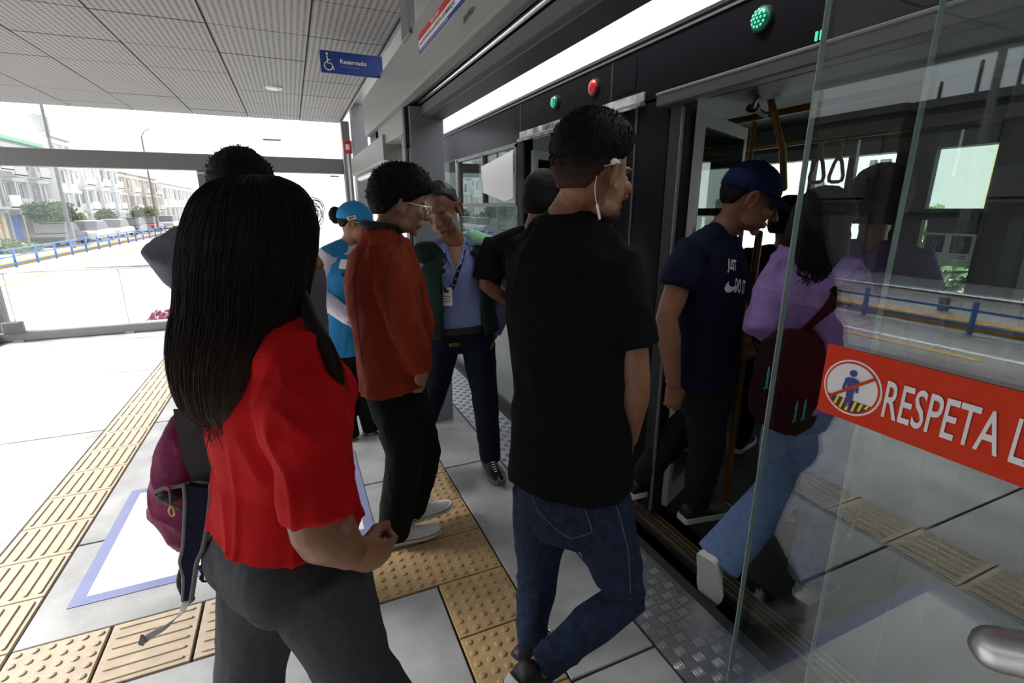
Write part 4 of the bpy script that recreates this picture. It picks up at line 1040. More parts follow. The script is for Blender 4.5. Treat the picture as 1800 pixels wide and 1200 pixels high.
# ---- man in a black t-shirt
J = dict(HC=P(1043, 306, 1.375), N=P(1004, 380, 1.41), SR=P(1092, 474, 1.31), SL=P(924, 446, 1.51), ER=P(1117, 668, 1.30), WR=P(1106, 770, 1.40), EL=P(960, 620, 1.66), WL=P(1010, 720, 1.72),
    HR=P(1048, 872, 1.355), HL=P(955, 862, 1.46), KR=P(1098, 1052, 1.33), AR=P(948, 1172, 1.22), TR=P(985, 1240, 1.22), KL=P(945, 1008, 1.475), AL=P(932, 1128, 1.455), TL=P(985, 1160, 1.47))
F = figure('man in plain black t-shirt and blue jeans walking toward the bus', J, sk_tan, 77, -8, 0, hs=1.1, nk=1.12, vox=.005, dec=.8, handR=dict(d=P(1104, 800, 1.46) - P(1106, 770, 1.40), palm=(-.6, .6, 0), curl=45), mid_off=hd2v(60) * -.01)
F1 = F
m_fade = mat('fade_haircut', (.006, .0055, .005), .65, spec=.14, bump=.5, bscale=160)
n = m_fade.node_tree.nodes; l = m_fade.node_tree.links
t = n.new('ShaderNodeTexCoord'); sp = n.new('ShaderNodeSeparateXYZ'); mr = n.new('ShaderNodeMapRange'); rp = n.new('ShaderNodeValToRGB')
l.new(t.outputs['Object'], sp.inputs[0]); l.new(sp.outputs['Z'], mr.inputs[0]); mr.inputs[1].default_value = F.hc.z + .04; mr.inputs[2].default_value = F.hc.z - .085; l.new(mr.outputs[0], rp.inputs[0])
rp.color_ramp.elements[0].color = (.006, .0055, .005, 1); rp.color_ramp.elements[1].color = (.10, .045, .024, 1); l.new(rp.outputs[0], n['Principled BSDF'].inputs['Base Color'])
m_btee = cloth('black_cotton', (.007, .007, .0075), .15, .95)
top(F, 't_shirt', m_btee, .075, .998, .022, .012, .66, (.076, .074, .07), vox=.008, fold=.009, seed=1.2, smooth=2, dec=.7)
pants(F, 'jeans', m_jean, (.104, .078, .068, .058, .052), .008, .3, .99, vox=.008, fold=.009, seed=4.2, dec=.7)
link('hair', hair_shell(F.hc, F.R, (30, -14, -60), .0035, .012, s=1.1, rough=.002, seed=2.1, front=.016, spike=1800, sl=.55, nape=.008, mass=lambda a, e: .010 * sst(-30, 35, e)), m_fade, F.root, smooth=True)
bm = NB(); 
ell(bm, F.hc + F.R @ V((0, .045, -.093)), (.054, .056, .034), F.R, 20, 12); m_beard = mat('beard_stubble', (.05, .03, .022), .7, var=.3, scale=200); 
b = link('beard', bm, m_beard, F.root, smooth=True)
eyes(F.hc, F.R, F.root, 1.1)
dv = _fw
hipc = P(1010, 860, 1.35)
seam('pocket_stitch', F.pants, [P(x, y, 1.34) for x, y in ((928, 850), (1018, 868), (1030, 905), (1033, 915), (1000, 932), (975, 920), (945, 895), (928, 850))], dv, m_stitch, F.pants, .0012, 0, 10)
seam('side_seam', F.pants, [P(x, y, 1.3) for x, y in ((1062, 835), (1085, 900), (1100, 960), (1103, 1030))], dv, m_stitch, F.pants, .0011, 0, 12)
seam('yoke_seam', F.pants, [P(x, y, 1.34) for x, y in ((898, 800), (925, 845), (1000, 858), (1060, 848), (1095, 815))], dv, m_stitch, F.pants, .0012, 0, 10)
for s, (a, t) in dict(R=(J['AR'], hd2v(75) * .8 + V((0, 0, -.75))), L=(J['AL'], hd2v(70))).items():
    shoe(F, J['A' + s], t, m_black, m_sole, laces=True, up=V((0, 0, 1)) if s == 'L' else (V((0, 0, .7)) + hd2v(75) * .7).normalized())
# earphone with its cable
m_ear = mat('earphone_white', (.82, .82, .82), .3)
ep = empty('earphone', P(1080, 285, 1.3), 'white wired earphone hanging at the right ear of the man in black', 'earphone')
bm = NB(); e0 = P(1080, 284, 1.285); ell(bm, e0, (.011, .010, .008)); ell(bm, e0 + V((.008, -.002, -.002)), (.007, .007, .006)); link('earbud', bm, m_ear, ep, smooth=True)
bm = NB(); tube(bm, wav([P(1076, 288, 1.28), P(1054, 296, 1.28), P(1047, 318, 1.28), P(1046, 340, 1.28), P(1049, 358, 1.285), P(1054, 385, 1.29)], 8), .0012, 6); cab = link('cable', bm, m_ear, ep, smooth=True)
bm = NB(); tube(bm, [P(1049.5, 360, 1.284), P(1054, 384, 1.289)], .0034, 8); link('remote', bm, m_ear, ep, smooth=True)
bm = NB(); box(bm, *[J['WR'] + V(q) for q in ((-.045, .055, -.10), (-.035, .125, .02))], bev=.003)
ph = link('phone', bm, m_black); tag(ph, 'dark phone held low in the right hand of the man in black', 'phone')

# ---- woman in a red blouse, long black hair
fd = hd2v(68)
J = dict(HC=P(466, 436, .985), N=P(462, 548, .985), SR=P(520, 640, .87), SL=P(430, 600, 1.12), ER=P(560, 925, .80), WR=P(612, 968, .835), EL=P(520, 770, 1.16), WL=P(555, 880, 1.10),
    HR=P(545, 985, .93), HL=P(478, 950, 1.07), KR=P(628, 1180, .95), KL=P(440, 1190, 1.05), AR=(.22, .93, .085), AL=(-.26, 1.02, .11), TR=(.37, 1.0, .03), TL=(-.10, 1.08, .03))
F = figure('woman in a red puff-sleeved blouse and grey trousers with long loose black hair', J, sk_tan, 60, -6, 0, fem=True, vox=.005, dec=.7, hs=.97, w=1.04, arm=1.42, ear=False,
    handR=dict(d=(P(650, 975, .88) - P(612, 968, .835)), palm=P(640, 940, .95) - P(650, 990, .86), curl=62, fist=True, thumb_in=.3, s=1.2))
F2 = F
m_redb = cloth('red_cotton', (.50, .006, .008), .08, .8, 20, .2, 220)
def puff(bm):
    J = F2.J
    for s in 'R':
        sh, el = J['S' + s], J['E' + s]
        tube(bm, [sh + V((-.015, .02, -.02)), sh.lerp(el, .22), sh.lerp(el, .42), sh.lerp(el, .56), sh.lerp(el, .62), sh.lerp(el, .80), sh.lerp(el, .93)], [.066, .086, .086, .070, .066, .073, .070], 20, rnd=False)
    c = bez(F2.pel, F2.mid, F2.neck, .66); f = V((0, 0, 1)).cross(F2.ls).normalized()
    for q in (-1, 1): ell(bm, c + f * .10 + F2.ls * q * .06, (.062, .062, .06))
top(F, 'blouse', m_redb, .18, .965, .014, .030, .8, (.06, .06, .06), vox=.0075, fold=.009, seed=5.5, extra=puff, dec=.75, fsc=(12, 12, 5))
m_grey_t = cloth('grey_knit_trousers', (.060, .062, .068), .12, .95, 60, .35, 380)
pants(F, 'trousers', m_grey_t, (.118, .096, .082, .080, .080), .012, .30, .95, vox=.008, fold=.004, seed=6.1, butt=.022, dec=.75)
for s, t in (("R", hd2v(68)), ("L", hd2v(62))): shoe(F, F.J['A' + s], t, m_white, m_sole, L=.25)
# hair: crown shell and a long fall drawn as ridged locks
m_brown = mat('long_hair', (.010, .008, .007), .6, spec=.16)
n = m_brown.node_tree.nodes; l = m_brown.node_tree.links
t = n.new('ShaderNodeTexCoord'); sp = n.new('ShaderNodeSeparateXYZ'); mr = n.new('ShaderNodeMapRange'); rp = n.new('ShaderNodeValToRGB')
l.new(t.outputs['Object'], sp.inputs[0]); l.new(sp.outputs['Z'], mr.inputs[0]); mr.inputs[1].default_value = 1.42; mr.inputs[2].default_value = 1.10; l.new(mr.outputs[0], rp.inputs[0])
rp.color_ramp.elements[0].color = (.007, .006, .0055, 1); rp.color_ramp.elements[1].color = (.045, .022, .012, 1); l.new(rp.outputs[0], n['Principled BSDF'].inputs['Base Color'])
outl = [(309, 408, 488), (324, 372, 522), (352, 345, 546), (400, 328, 558), (440, 321, 556), (480, 318, 548), (520, 318, 540), (560, 310, 532), (600, 303, 512), (640, 304, 492), (680, 312, 478), (715, 326, 462), (738, 352, 440)]
def hair_ring(y, xl, xr, i, N=72):
    dep = [.985, .985, .985, .985, .98, .965, .945, .925, .905, .895, .89, .89, .89][i]; half = [.035, .07, .088, .098, .10, .098, .092, .085, .078, .072, .066, .055, .035][i]
    c = P((xl + xr) / 2, y, dep); a = (P(xr, y, dep) - P(xl, y, dep)) * .5; dpt = V((math.sin(YAW), math.cos(YAW), 0)) ; r = []
    for k in range(N):
        an = 2 * math.pi * k / N; rid = 1 + .012 * NZ.noise(V((math.cos(an) * 9, math.sin(an) * 9, y * .006))) + .008 * NZ.noise(V((math.cos(an) * 24, math.sin(an) * 24, y * .004)))
        r.append(c + a * (math.cos(an) * rid) + dpt * (half * math.sin(an) * rid))
    return r
bm = NB(); loft(bm, [hair_ring(y, a, b, i) for i, (y, a, b) in enumerate(outl)])
fall = link('hair', bm, m_brown, F.root, smooth=True)
#link('hair_crown', hair_shell(F.hc, F.R, (26, -20, -60), .002, .003, seed=5.1, rough=.002), m_brown, fall, smooth=True)
# front lock over the shoulder, loose locks along the surface, fly-aways
bm = NB()
tube(bm, wav([P(524, 490, .96), P(546, 560, .89), P(574, 610, .87), P(596, 668, .87), P(598, 706, .88)], 6), [.007 + .008 * math.sin(math.pi * min(1, k / 24 * .9 + .1)) if k < 18 else .012 * (1 - (k - 17) / 7.5) + .001 for k in range(25)], 10, flat=.55)
rd = random.Random(11)
for k in range(330):
    a = rd.uniform(math.pi, 2 * math.pi) if k < 300 else rd.uniform(0, 2 * math.pi); pts = []
    y0 = rd.randint(0, 5); y1 = rd.randint(9, 12)
    for i in range(y0, y1 + 1):
        y, xl, xr = outl[i]; r = hair_ring(y, xl, xr, i, 36); q = a / (2 * math.pi) * 36; A, B = r[int(q) % 36], r[(int(q) + 1) % 36]; c = sum(r, V()) / 36
        p = A.lerp(B, q % 1); pts.append(p + (p - c) * rd.uniform(-.005, .03) * (1 if i > 5 else .3)); a += rd.uniform(-.05, .05)
    if y1 == 12: pts.append(pts[-1] + V((rd.uniform(-.025, .02), rd.uniform(-.01, .01), rd.uniform(-.05, -.005))))
    w_ = rd.uniform(.0007, .0019); tube(bm, wav(pts, 3), [w_ * (1 - .75 * (j / (3 * (len(pts) - 1))) ** 2) for j in range(3 * (len(pts) - 1) + 1)], 5, rnd=False)
for k in range(26):   # wisps at the left edge and tips
    y = rd.uniform(560, 720); x = 318 + rd.uniform(-6, 40); dx = rd.uniform(-34, 6)
    strand(bm, wav([P(x + 14, y - 70, .90), P(x, y, .89), P(x + dx * .6, y + 24, .89), P(x + dx, y + rd.uniform(20, 46), .89)], 4), .0012)
for k in range(9):
    strand(bm, wav([P(305 + k, 520 + k * 9, .955), P(292 + k * 1.5, 570, .955), P(288 + k * 2, 640 + k * 4, .955), P(302 + k * 2, 700, .955)], 5), .0005, .0003)
for k in range(14):   # curls by the temple
    x, y = 545 + rd.uniform(-8, 8), 345 + rd.uniform(0, 22)
    strand(bm, wav([P(x - 12, y, .93), P(x + 10, y + 2 + rd.uniform(-4, 6), .93), P(x + 17 + rd.uniform(-3, 3), y + 22, .93), P(x + 8 + rd.uniform(-4, 4), y + 44, .93)], 5), .0007, .0003)
for k in range(10):
    strand(bm, wav([P(545, 560, .88), P(572 + k, 600, .87), P(592 + k * 1.5, 650, .865), P(590 + k * 3, 700 + rd.uniform(-8, 18), .87)], 5), .001, .0003)
link('hair_locks', bm, m_brown, F.root, smooth=True)
# ---- her backpack
m_mar = cloth('maroon_nylon', (.19, .018, .075), .12, .55, 12, .2, 90)
m_nav = cloth('navy_padding', (.006, .008, .022), .1); m_gry = cloth('grey_binding', (.16, .16, .155), .1, .8)
m_web = cloth('light_grey_webbing', (.36, .36, .36), .06, .7, 60)
pk = empty('backpack', P(330, 930, 1.08), 'open maroon backpack with a dangling navy shoulder strap behind the woman in red', 'backpack')
bm = NB(); D = 1.10
prof_ = [(718, 318, 352), (740, 302, 362), (780, 288, 372), (830, 280, 385), (860, 275, 392), (885, 276, 396), (905, 288, 398), (925, 302, 400), (948, 320, 402), (968, 334, 402)]
rings = []
for i, (y, a, b) in enumerate(prof_):
    c = P((a + b) / 2, y, D); hx = (P(b, y, D) - P(a, y, D)) * .5; th = [.03, .055, .07, .08, .085, .085, .08, .075, .06, .03][i]; dp = V((math.sin(YAW), math.cos(YAW), 0))
    rings.append([c + hx * math.copysign(abs(math.cos(q)) ** .8, math.cos(q)) + dp * (th * math.copysign(abs(math.sin(q)) ** .8, math.sin(q))) for q in [2 * math.pi * k / 28 for k in range(28)]])
loft(bm, rings); bag_ = link('bag_body', remesh(bm, .007, 3, .8, folds(.007, (12, 12, 8), 9.)), m_mar, pk)
bm = NB(); ribbon(bm, wav([P(330, 720, 1.0), P(336, 760, 1.0), P(352, 820, .99), P(372, 850, .985)], 5), .062, _rt); link('shoulder_panel', bm, m_rubber, bag_)
# open flap mouth in dark lining with binding
bm = NB(); ell(bm, P(298, 872, 1.0), (.026, .012, .016), seg=14); link('bag_mouth', bm, m_black, bag_)
bm = NB(); tube(bm, wav([P(272, 866, 1.0), P(286, 858, .99), P(310, 855, .985), P(345, 848, .98), P(370, 850, .98)], 5), .0045, 8); tube(bm, wav([P(272, 866, 1.0), P(284, 880, .995), P(300, 886, .99), P(316, 894, .985)], 5), .004, 8); link('binding', bm, m_gry, bag_, smooth=True)
# hanging shoulder strap
cl = [(350, 852, 29), (350, 880, 27), (347, 920, 25), (342, 960, 22), (334, 985, 19), (335, 1010, 12), (333, 1035, 10), (331, 1052, 9)]
pts = [P(x, y, .97) for x, y, _ in cl]; ws = [2 * h / 894 * .97 * 1.05 for _, _, h in cl]; pw = wav(pts, 6); wsf = np.interp(np.linspace(0, 1, len(pw)), np.linspace(0, 1, len(ws)), ws)
bm = NB(); ribbon(bm, pw, [q * .74 for q in wsf], _rt, .016); stp = link('shoulder_strap', bm, m_nav, pk, smooth=False)
for sg_ in (-1, 1):
    bm = NB(); tube(bm, [p + _rt * (sg_ * q * .44) - _fw * .004 for p, q in zip(pw, wsf)], .0058, 8); link('strap_binding', bm, m_gry, stp, smooth=True)
bm = NB(); tube(bm, wav([pw[-1] - _rt * .008, pw[-1] + V((0, 0, -.008)), pw[-1] + _rt * .010], 4), .006, 8); link('strap_binding', bm, m_gry, stp, smooth=True)
bm = NB(); ribbon(bm, wav([P(329, 1052, .965), P(318, 1075, .96), P(292, 1100, .95), P(262, 1118, .945), P(249, 1128, .945)], 5), .017, _rt * .6 + V((0, 0, .6)), .002); link('webbing_tail', bm, m_web, pk)
bm = NB(); ribbon(bm, [P(252, 1117, .943), P(248, 1133, .943)], .012, _rt, .004); link('webbing_stop', bm, m_gry, pk)
bm = NB(); ribbon(bm, wav([P(322, 1046, .97), P(314, 1025, .975), P(318, 1000, .98), P(330, 985, .985)], 4), .010, _fw + _rt * .4, .003); link('webbing_loop', bm, m_gry, pk)
bm = NB(); ribbon(bm, wav([P(350, 1002, .985), P(364, 996, .99), P(378, 994, .99)], 4), .022, V((0, 0, 1)), .003); link('webbing_loop', bm, m_gry, pk)
bm = NB(); q0, q1 = P(352, 1016, .98), P(368, 1018, .985)
tube(bm, [q0, q0 + V((.006, 0, .012)), q1 + V((0, 0, .008)), q1 - V((0, 0, .006)), q0 + V((.004, 0, -.010)), q0], .003, 6); tube(bm, [q0 + V((.006, 0, .012)), q0 + V((.004, 0, -.010))], .003, 6); link('buckle', bm, m_black, pk)
bm = NB(); tube(bm, [P(298, 862, .975), P(300, 890, .975)], .0025, 6); zp = link('zip_pull', bm, m_gry, bag_)
bm = NB(); tube(bm, wav([P(300, 889, .974), P(297, 898, .974), P(302, 906, .974), P(307, 903, .974), P(304, 892, .974), P(300, 889, .974)], 4), .0025, 6); link('pull_tab', bm, mat('gold_tab', (.60, .42, .16), .4), zp)
bm = NB(); box(bm, P(296, 858, .975) - V((.004, .004, .006)), P(296, 858, .975) + V((.004, .004, .006)), bev=.002); link('zip_slider', bm, mat('pink_slider', (.5, .05, .15), .4), bag_)

# ---- young man in a rust-red jacket
J = dict(HC=P(704, 358, 2.06), N=P(674, 416, 2.07), SR=P(672, 452, 1.93), SL=P(700, 438, 2.22), ER=P(712, 575, 1.88), WR=P(742, 650, 1.93), EL=P(738, 570, 2.25), WL=P(728, 655, 2.2),
    HR=P(700, 705, 1.99), HL=P(712, 700, 2.16), KR=P(712, 800, 1.98), KL=P(745, 795, 2.13), AR=P(694, 925, 2.03), AL=P(722, 888, 2.13), TR=P(750, 950, 2.0), TL=P(755, 905, 2.13))
F = figure('young man with black hair in a rust-red jacket and black trousers facing the bus', J, sk_lt, 88, -14, 0, vox=.006, handR=dict(d=P(722, 735, 2.0) - P(742, 650, 1.93), curl=10), mid_off=hd2v(88) * -.03)
m_rust = cloth('rust_red_fabric', (.27, .036, .014), .12, .75, 15, .25, 200)
def hood(bm):
    for q in range(7):
        a = math.radians(-100 + 200 * q / 6) + math.radians(180); d = head_rot(88) @ V((math.sin(a), math.cos(a), 0))
        ell(bm, N_ + d * .055 + V((0, 0, .005)), (.042, .042, .045))
N_ = J['N']
def hem_(bm): hood(bm)
top(F, 'jacket', m_rust, .13, 1.0, .025, .016, .98, (.078, .070, .062), True, vox=.0085, fold=.008, seed=7.7, extra=hem_, cuff=.050, fsc=(10, 10, 5))
pants(F, 'trousers', m_blkp, (.105, .092, .084, .080, .078), .010, .25, 1.10, seed=8.2, fold=.006)
link('hair', hair_shell(F.hc, F.R, (8, -26, -60), .022, .014, rough=.007, seed=4.4, front=.03, spike=700, mass=lambda a, e: -.014 * (1 - sst(-40, 5, e))), m_hair, F.root, smooth=True)
eyes(F.hc, F.R, F.root)
m_conv = mat('white_canvas', (.70, .70, .69), .7, bump=.1, bscale=300)
for s, t in (('R', hd2v(92)), ('L', hd2v(80))): shoe(F, J['A' + s], t, m_conv, m_sole, L=.29, wd=.043, hi=.09, stripe=m_ink_black, lab='white canvas sneaker with a dark sole stripe')
bm = NB(); tube(bm, [F.neck + head_rot(88) @ V((.075 * math.cos(a), .078 * math.sin(a), .040 - .012 * math.sin(a))) for a in [2 * math.pi * k / 20 for k in range(21)]], .017, 8, rnd=False); link('collar_lining', bm, m_rubber, F.top, smooth=True)
bm = NB(); Rh = F.R
for q in (-1, 1):
    tube(bm, [F.hc + Rh @ V((q * .031 + .024 * math.cos(t), .112, .0 + .019 * math.sin(t))) for t in [2 * math.pi * k / 18 for k in range(19)]], .0022, 6)
    tube(bm, [F.hc + Rh @ V(p) for p in ((q * .055, .110, .006), (q * .074, .08, .008), (q * .080, .0, .006))], .002, 6)
tube(bm, [F.hc + Rh @ V((-.008, .115, .005)), F.hc + Rh @ V((.008, .115, .005))], .002, 6); link('glasses', bm, m_chrome, F.root, smooth=True)
seam('jacket_seam', F.top, [P(x, y, 1.9) for x, y in ((690, 440), (682, 500), (690, 560), (708, 610))], dv, mat('rust_seam', (.06, .006, .004), .8), F.top, .0016, 0)
seam('zipper', F.top, [P(x, y, 1.95) for x, y in ((628, 430), (632, 490), (636, 560), (644, 640))], dv, m_black, F.top, .0016, 0)

# ---- man in a dark green vest over a blue shirt
J = dict(HC=P(776, 368, 2.56), N=P(798, 432, 2.64), SR=P(742, 452, 2.58), SL=P(858, 440, 2.72), ER=P(730, 545, 2.62), WR=P(722, 590, 2.50), EL=P(884, 525, 2.76), WL=P(866, 590, 2.70),
    HR=P(782, 590, 2.66), HL=P(838, 590, 2.70), KR=P(762, 690, 2.62), KL=P(852, 690, 2.62), AR=P(732, 782, 2.66), AL=P(862, 800, 2.70), TR=P(735, 812, 2.55), TL=P(852, 828, 2.58))
F = figure('middle-aged man in a dark green vest, blue shirt and lanyard, leaning to listen', J, sk_dk, 210, -20, 8, hs=1.08, nk=1.1, vox=.0055, mid_off=(0, 0, 0))
m_shirt = cloth('blue_shirt', (.19, .24, .46), .06, .8, 30, .15, 240)
F.shirt = top(F, 'shirt', m_shirt, .10, 1.0, .012, .004, .95, (.066, .062, .055), True, vox=.0085, fold=.005, seed=2.9, cuff=.045)
m_vest = cloth('dark_green_vest', (.010, .030, .022), .2, .7)
def vest(bm): pass
# vest: two front panels and back over the shirt
fV = V((0, 0, 1)).cross(F.ls).normalized()
def vest_panel(a0, a1, t0=.06, t1=.97, g=.044):
    pr_ = grow(F.prof, g, t0, t1, .006); ringsA = torso_rings(F.pel, F.mid, F.neck, F.lh, F.ls, pr_, 64); ringsB = torso_rings(F.pel, F.mid, F.neck, F.lh, F.ls, [(t, a - .014, b - .014, c - .014) for t, a, b, c in pr_], 64)
    bm = NB(); i0, i1 = int(a0 / 360 * 64), int(a1 / 360 * 64); idx = [i % 64 for i in range(i0, i1 + 1)]
    loft(bm, [[rA[i] for i in idx] + [rB[i] for i in reversed(idx)] for rA, rB in zip(ringsA, ringsB)])
    return bm
v1 = link('vest', remesh(vest_panel(-247, 62), .008, 2, .7, folds(.004, (9, 9, 5), 3.)), m_vest, F.root)
bm = NB()
for s in 'LR':
    tube(bm, [bez(F.pel, F.mid, F.neck, .93).lerp(J['S' + s], .25), J['S' + s].lerp(F.neck, .08)], [.070, .078], 18)
link('vest_shoulder', remesh(bm, .008, 2, .7), m_vest, v1)
bm = NB(); tube(bm, [J['SL'].lerp(F.neck, .45) + V((0, -.01, .048)), J['SL'] + V((0, -.01, .022))], [.056, .068], 16, flat=.9); link('vest_yoke', remesh(bm, .008, 2, .7), cloth('mint_green', (.32, .66, .40), .05), v1)['label'] = 'mint green shoulder yoke'
pants(F, 'trousers', m_navyjean, (.10, .082, .072, .066, .062), .012, .16, 1.06, seed=1.7)
bm = NB(); rr_ = torso_rings(F.pel, F.mid, F.neck, F.lh, F.ls, grow(F.prof, .022, .10, .17)); loft(bm, rr_); link('belt', bm, m_black, F.root)
link('hair', hair_shell(F.hc, F.R, (30, -10, -58), .009, .008, rough=.004, seed=6.4, front=.008), mat('greying_hair', (.02, .019, .018), .5, var=.4, scale=80), F.root, smooth=True)
eyes(F.hc, F.R, F.root)
for q in (-1, 1):    # collar wings
    bm = NB()
    c0 = F.neck + F.ls * q * .05 + fV * .045
    bm.faces.new([bm.verts.new(p) for p in (F.neck + F.ls * q * .065 + V((0, 0, .045)), F.neck + F.ls * q * .055 + fV * .06 + V((0, 0, .02)), F.neck + F.ls * q * .075 + fV * .10 + V((0, 0, -.075)), F.neck + F.ls * q * .11 + fV * .05 + V((0, 0, -.02)))])
    r = bmesh.ops.solidify(bm, geom=bm.faces[:], thickness=.006); link('collar', bm, m_shirt, F.shirt)
def patch(pts, n=7):
    bm = NB(); a, b, c = [V(p) for p in pts]; g_ = {}
    for i in range(n + 1):
        for j in range(n + 1 - i): g_[i, j] = bm.verts.new(a + (b - a) * (i / n) + (c - a) * (j / n))
    for i in range(n):
        for j in range(n - i):
            bm.faces.new((g_[i, j], g_[i + 1, j], g_[i, j + 1]))
            if i + j < n - 1: bm.faces.new((g_[i + 1, j], g_[i + 1, j + 1], g_[i, j + 1]))
    me = bpy.data.meshes.new('patch'); bm.to_mesh(me); bm.free(); return me
for nm_, tri, mm_, of_ in (('open_neck', ((772, 424), (818, 424), (797, 472)), sk_dk, .004), ('shirt_lapel', ((764, 420), (778, 418), (797, 474)), m_shirt, .010), ('shirt_lapel', ((812, 418), (828, 424), (797, 474)), m_shirt, .010)):
    me_ = patch([(x, y, 0) for x, y in tri]); 
    for v in me_.vertices: v.co = P(v.co.x, v.co.y, 2.45)
    q = project(F.shirt, [v.co.copy() for v in me_.vertices], _fw, of_); good = [p for p in q if p is not None]
    if good:
        for v, p in zip(me_.vertices, q): v.co = p if p is not None else min(good, key=lambda g: (g - v.co).length)
        link(nm_, me_, mm_, F.shirt, smooth=True)
# open neck skin patch is part of the body; lanyard with card, folded sunglasses
dvb = -fV
la = [P(x, y, 2.4) for x, y in ((810, 425), (806, 450), (798, 480), (790, 505))]; lb = [P(x, y, 2.4) for x, y in ((752, 440), (757, 470), (768, 495), (778, 505))]
m_lan = cloth('lanyard_black', (.01, .01, .014), .1)
ln = empty('lanyard', P(785, 500, 2.5), 'black lanyard with a white identity card on the blue shirt', 'lanyard')
for pp_ in (la, lb):
    q = [p for p in project(F.shirt, wav(pp_, 6), _fw, .008) if p is not None]
    bm = NB(); ribbon(bm, q, .016, _rt, .002); cord = link('lanyard_strap', bm, m_lan, ln)
    bm = NB()
    for k in range(4, len(q) - 2, 3): tube(bm, [q[k] - _fw * .002 - V((.002, 0, .004)), q[k] - _fw * .002 + V((.002, 0, .004))], .0018, 4)
    link('lanyard_print', bm, m_paper, cord)
cp_ = [p for p in project(F.shirt, [P(785, 520, 2.5)], _fw, .012)][0] or P(785, 520, 2.5)
Rc = basis(-_fw * -1, V((0, 0, 1)))
def cardq(w0, w1, h0, h1, o): bm = NB(); loft(bm, [[cp_ + _rt * x + V((0, 0, 1)) * z - hd2v(23.6) * oo for x, z in ((w0, h0), (w1, h0), (w1, h1), (w0, h1))] for oo in (o, o + .002)]); return bm
cardo = link('identity_card', cardq(-.028, .028, -.05, .045, .0), m_paper, ln)
link('card_print', cardq(-.012, .012, .018, .034, .0025), m_ink_blue, cardo)
for k in range(3): link('card_print', cardq(-.018, .018, -.03 + k * .014, -.026 + k * .014, .0025), m_grey_metal, cardo)
bm = NB()
for x in (-.018, .02): tube(bm, [cp_ + _rt * x + V((0, 0, .045)), cp_ + _rt * x * 1.2 + V((0, 0, .068))], .003, 6)
link('lanyard_clip', bm, m_chrome, ln)
sgp = project(F.shirt, [P(774, 462, 2.5)], _fw, .015)[0] or P(774, 462, 2.5)
sgl = empty('sunglasses', sgp, 'folded dark sunglasses hanging from the blue shirt front', 'sunglasses')
for k in (0, 1):
    bm = NB(); ell(bm, sgp + V((.006 * k, 0, -.042 * k)) , (.021, .006, .018), basis(hd2v(23.6)).to_3x3()); link('sunglass_lens', bm, m_black, sgl, smooth=True)
bm = NB(); tube(bm, [sgp + V((-.012, 0, .02)), sgp + V((-.008, 0, -.05))], .003, 6); link('temple', bm, m_black, sgl)
m_leather = mat('black_leather', (.01, .01, .011), .25)
for s, t in (('R', V((-.12, -1, 0))), ('L', V((-.1, -1, 0)))): shoe(F, J['A' + s], t, m_leather, m_grey_dark, L=.29, hi=.085)
bm = NB(); box(bm, P(797, 607, 2.42) - V((.03, .004, .01)), P(797, 607, 2.42) + V((.03, .004, .01)), bev=.003)
pj = project(F.pants, [P(797, 606, 2.5)], _fw, .004)[0]
if pj is not None:
    bm.free(); bm = NB(); box(bm, pj - V((.03, .003, .010)), pj + V((.03, .003, .010)), bev=.002); link('belt_buckle', bm, mat('dull_brass', (.20, .12, .03), .4, .6), F.root)
else: bm.free()

# ---- steward in light blue vest and cap
J = dict(HC=P(626, 392, 3.20), N=P(611, 432, 3.22), SR=P(572, 454, 3.10), SL=P(648, 448, 3.30), ER=P(561, 518, 3.08), WR=P(620, 564, 2.96), EL=P(668, 530, 3.24), WL=P(640, 562, 3.04),
    HR=P(592, 612, 3.14), HL=P(636, 610, 3.26), KR=P(600, 690, 3.15), KL=P(640, 690, 3.24), AR=P(618, 768, 3.15), AL=P(652, 756, 3.24), TR=P(640, 785, 3.05), TL=P(668, 775, 3.15))
F = figure('steward in a light blue vest, white shirt and light blue cap behind the rust-red jacket', J, sk_lt, 108, -8, 0, fem=True, vox=.0065)
m_wsh = cloth('white_shirt', (.62, .60, .68), .05)
m_bvest = cloth('light_blue_vest', (.035, .24, .52), .06, .6)
F.shirt = top(F, 'shirt', m_wsh, .2, 1.0, .012, .004, .98, (.066, .062, .052), True, fold=.006, seed=3.3, cuff=.04)
vv = link('vest', remesh((lambda b: (loft(b, torso_rings(F.pel, F.mid, F.neck, F.lh, F.ls, grow(F.prof, .028, -.04, .93, .012))), b)[1])(NB()), .008, 2, .7, folds(.005, (9, 9, 5), 4.)), m_bvest, F.root)
bm = NB()
for s in 'LR': tube(bm, [F.neck.lerp(F.J['S' + s], .25) + V((0, 0, .002)), F.J['S' + s].lerp(F.neck, .12) + V((0, 0, .004))], [.062, .068], 18)
link('vest_shoulder', remesh(bm, .008, 2, .7), m_bvest, vv)
for a, b, cx_, w_, mm_, nm in (((597, 452), (597, 470), 0, .055, m_white, 'chest_pocket_card'), ((603, 478), (603, 484), 0, .05, m_black, 'radio_tab')):
    q = [p for p in project(vv, [P(*a, 3.0), P(*b, 3.0)], _fw, .008) if p is not None]
    if len(q) == 2: bm = NB(); ribbon(bm, q, w_, _rt, .006); link(nm, bm, mm_, vv)
pants(F, 'trousers', m_blkp, (.10, .082, .070, .062, .058), .012, .2, 1.0, seed=2.2)
for s, t in (('R', hd2v(100)), ('L', hd2v(108))): shoe(F, J['A' + s], t, m_black, m_black, L=.25, laces=False, hi=.085)
link('hair', hair_shell(F.hc, F.R, (20, -20, -50), .003, .0, seed=8., rough=.001, nape=.008), m_hair, F.root, smooth=True)
bm = NB(); ell(bm, P(590, 378, 3.26), (.045, .05, .055)); link('hair_bun', remesh(bm, .008, 1, 1, folds(.006, (20, 20, 20), 2.)), m_hair, F.root)
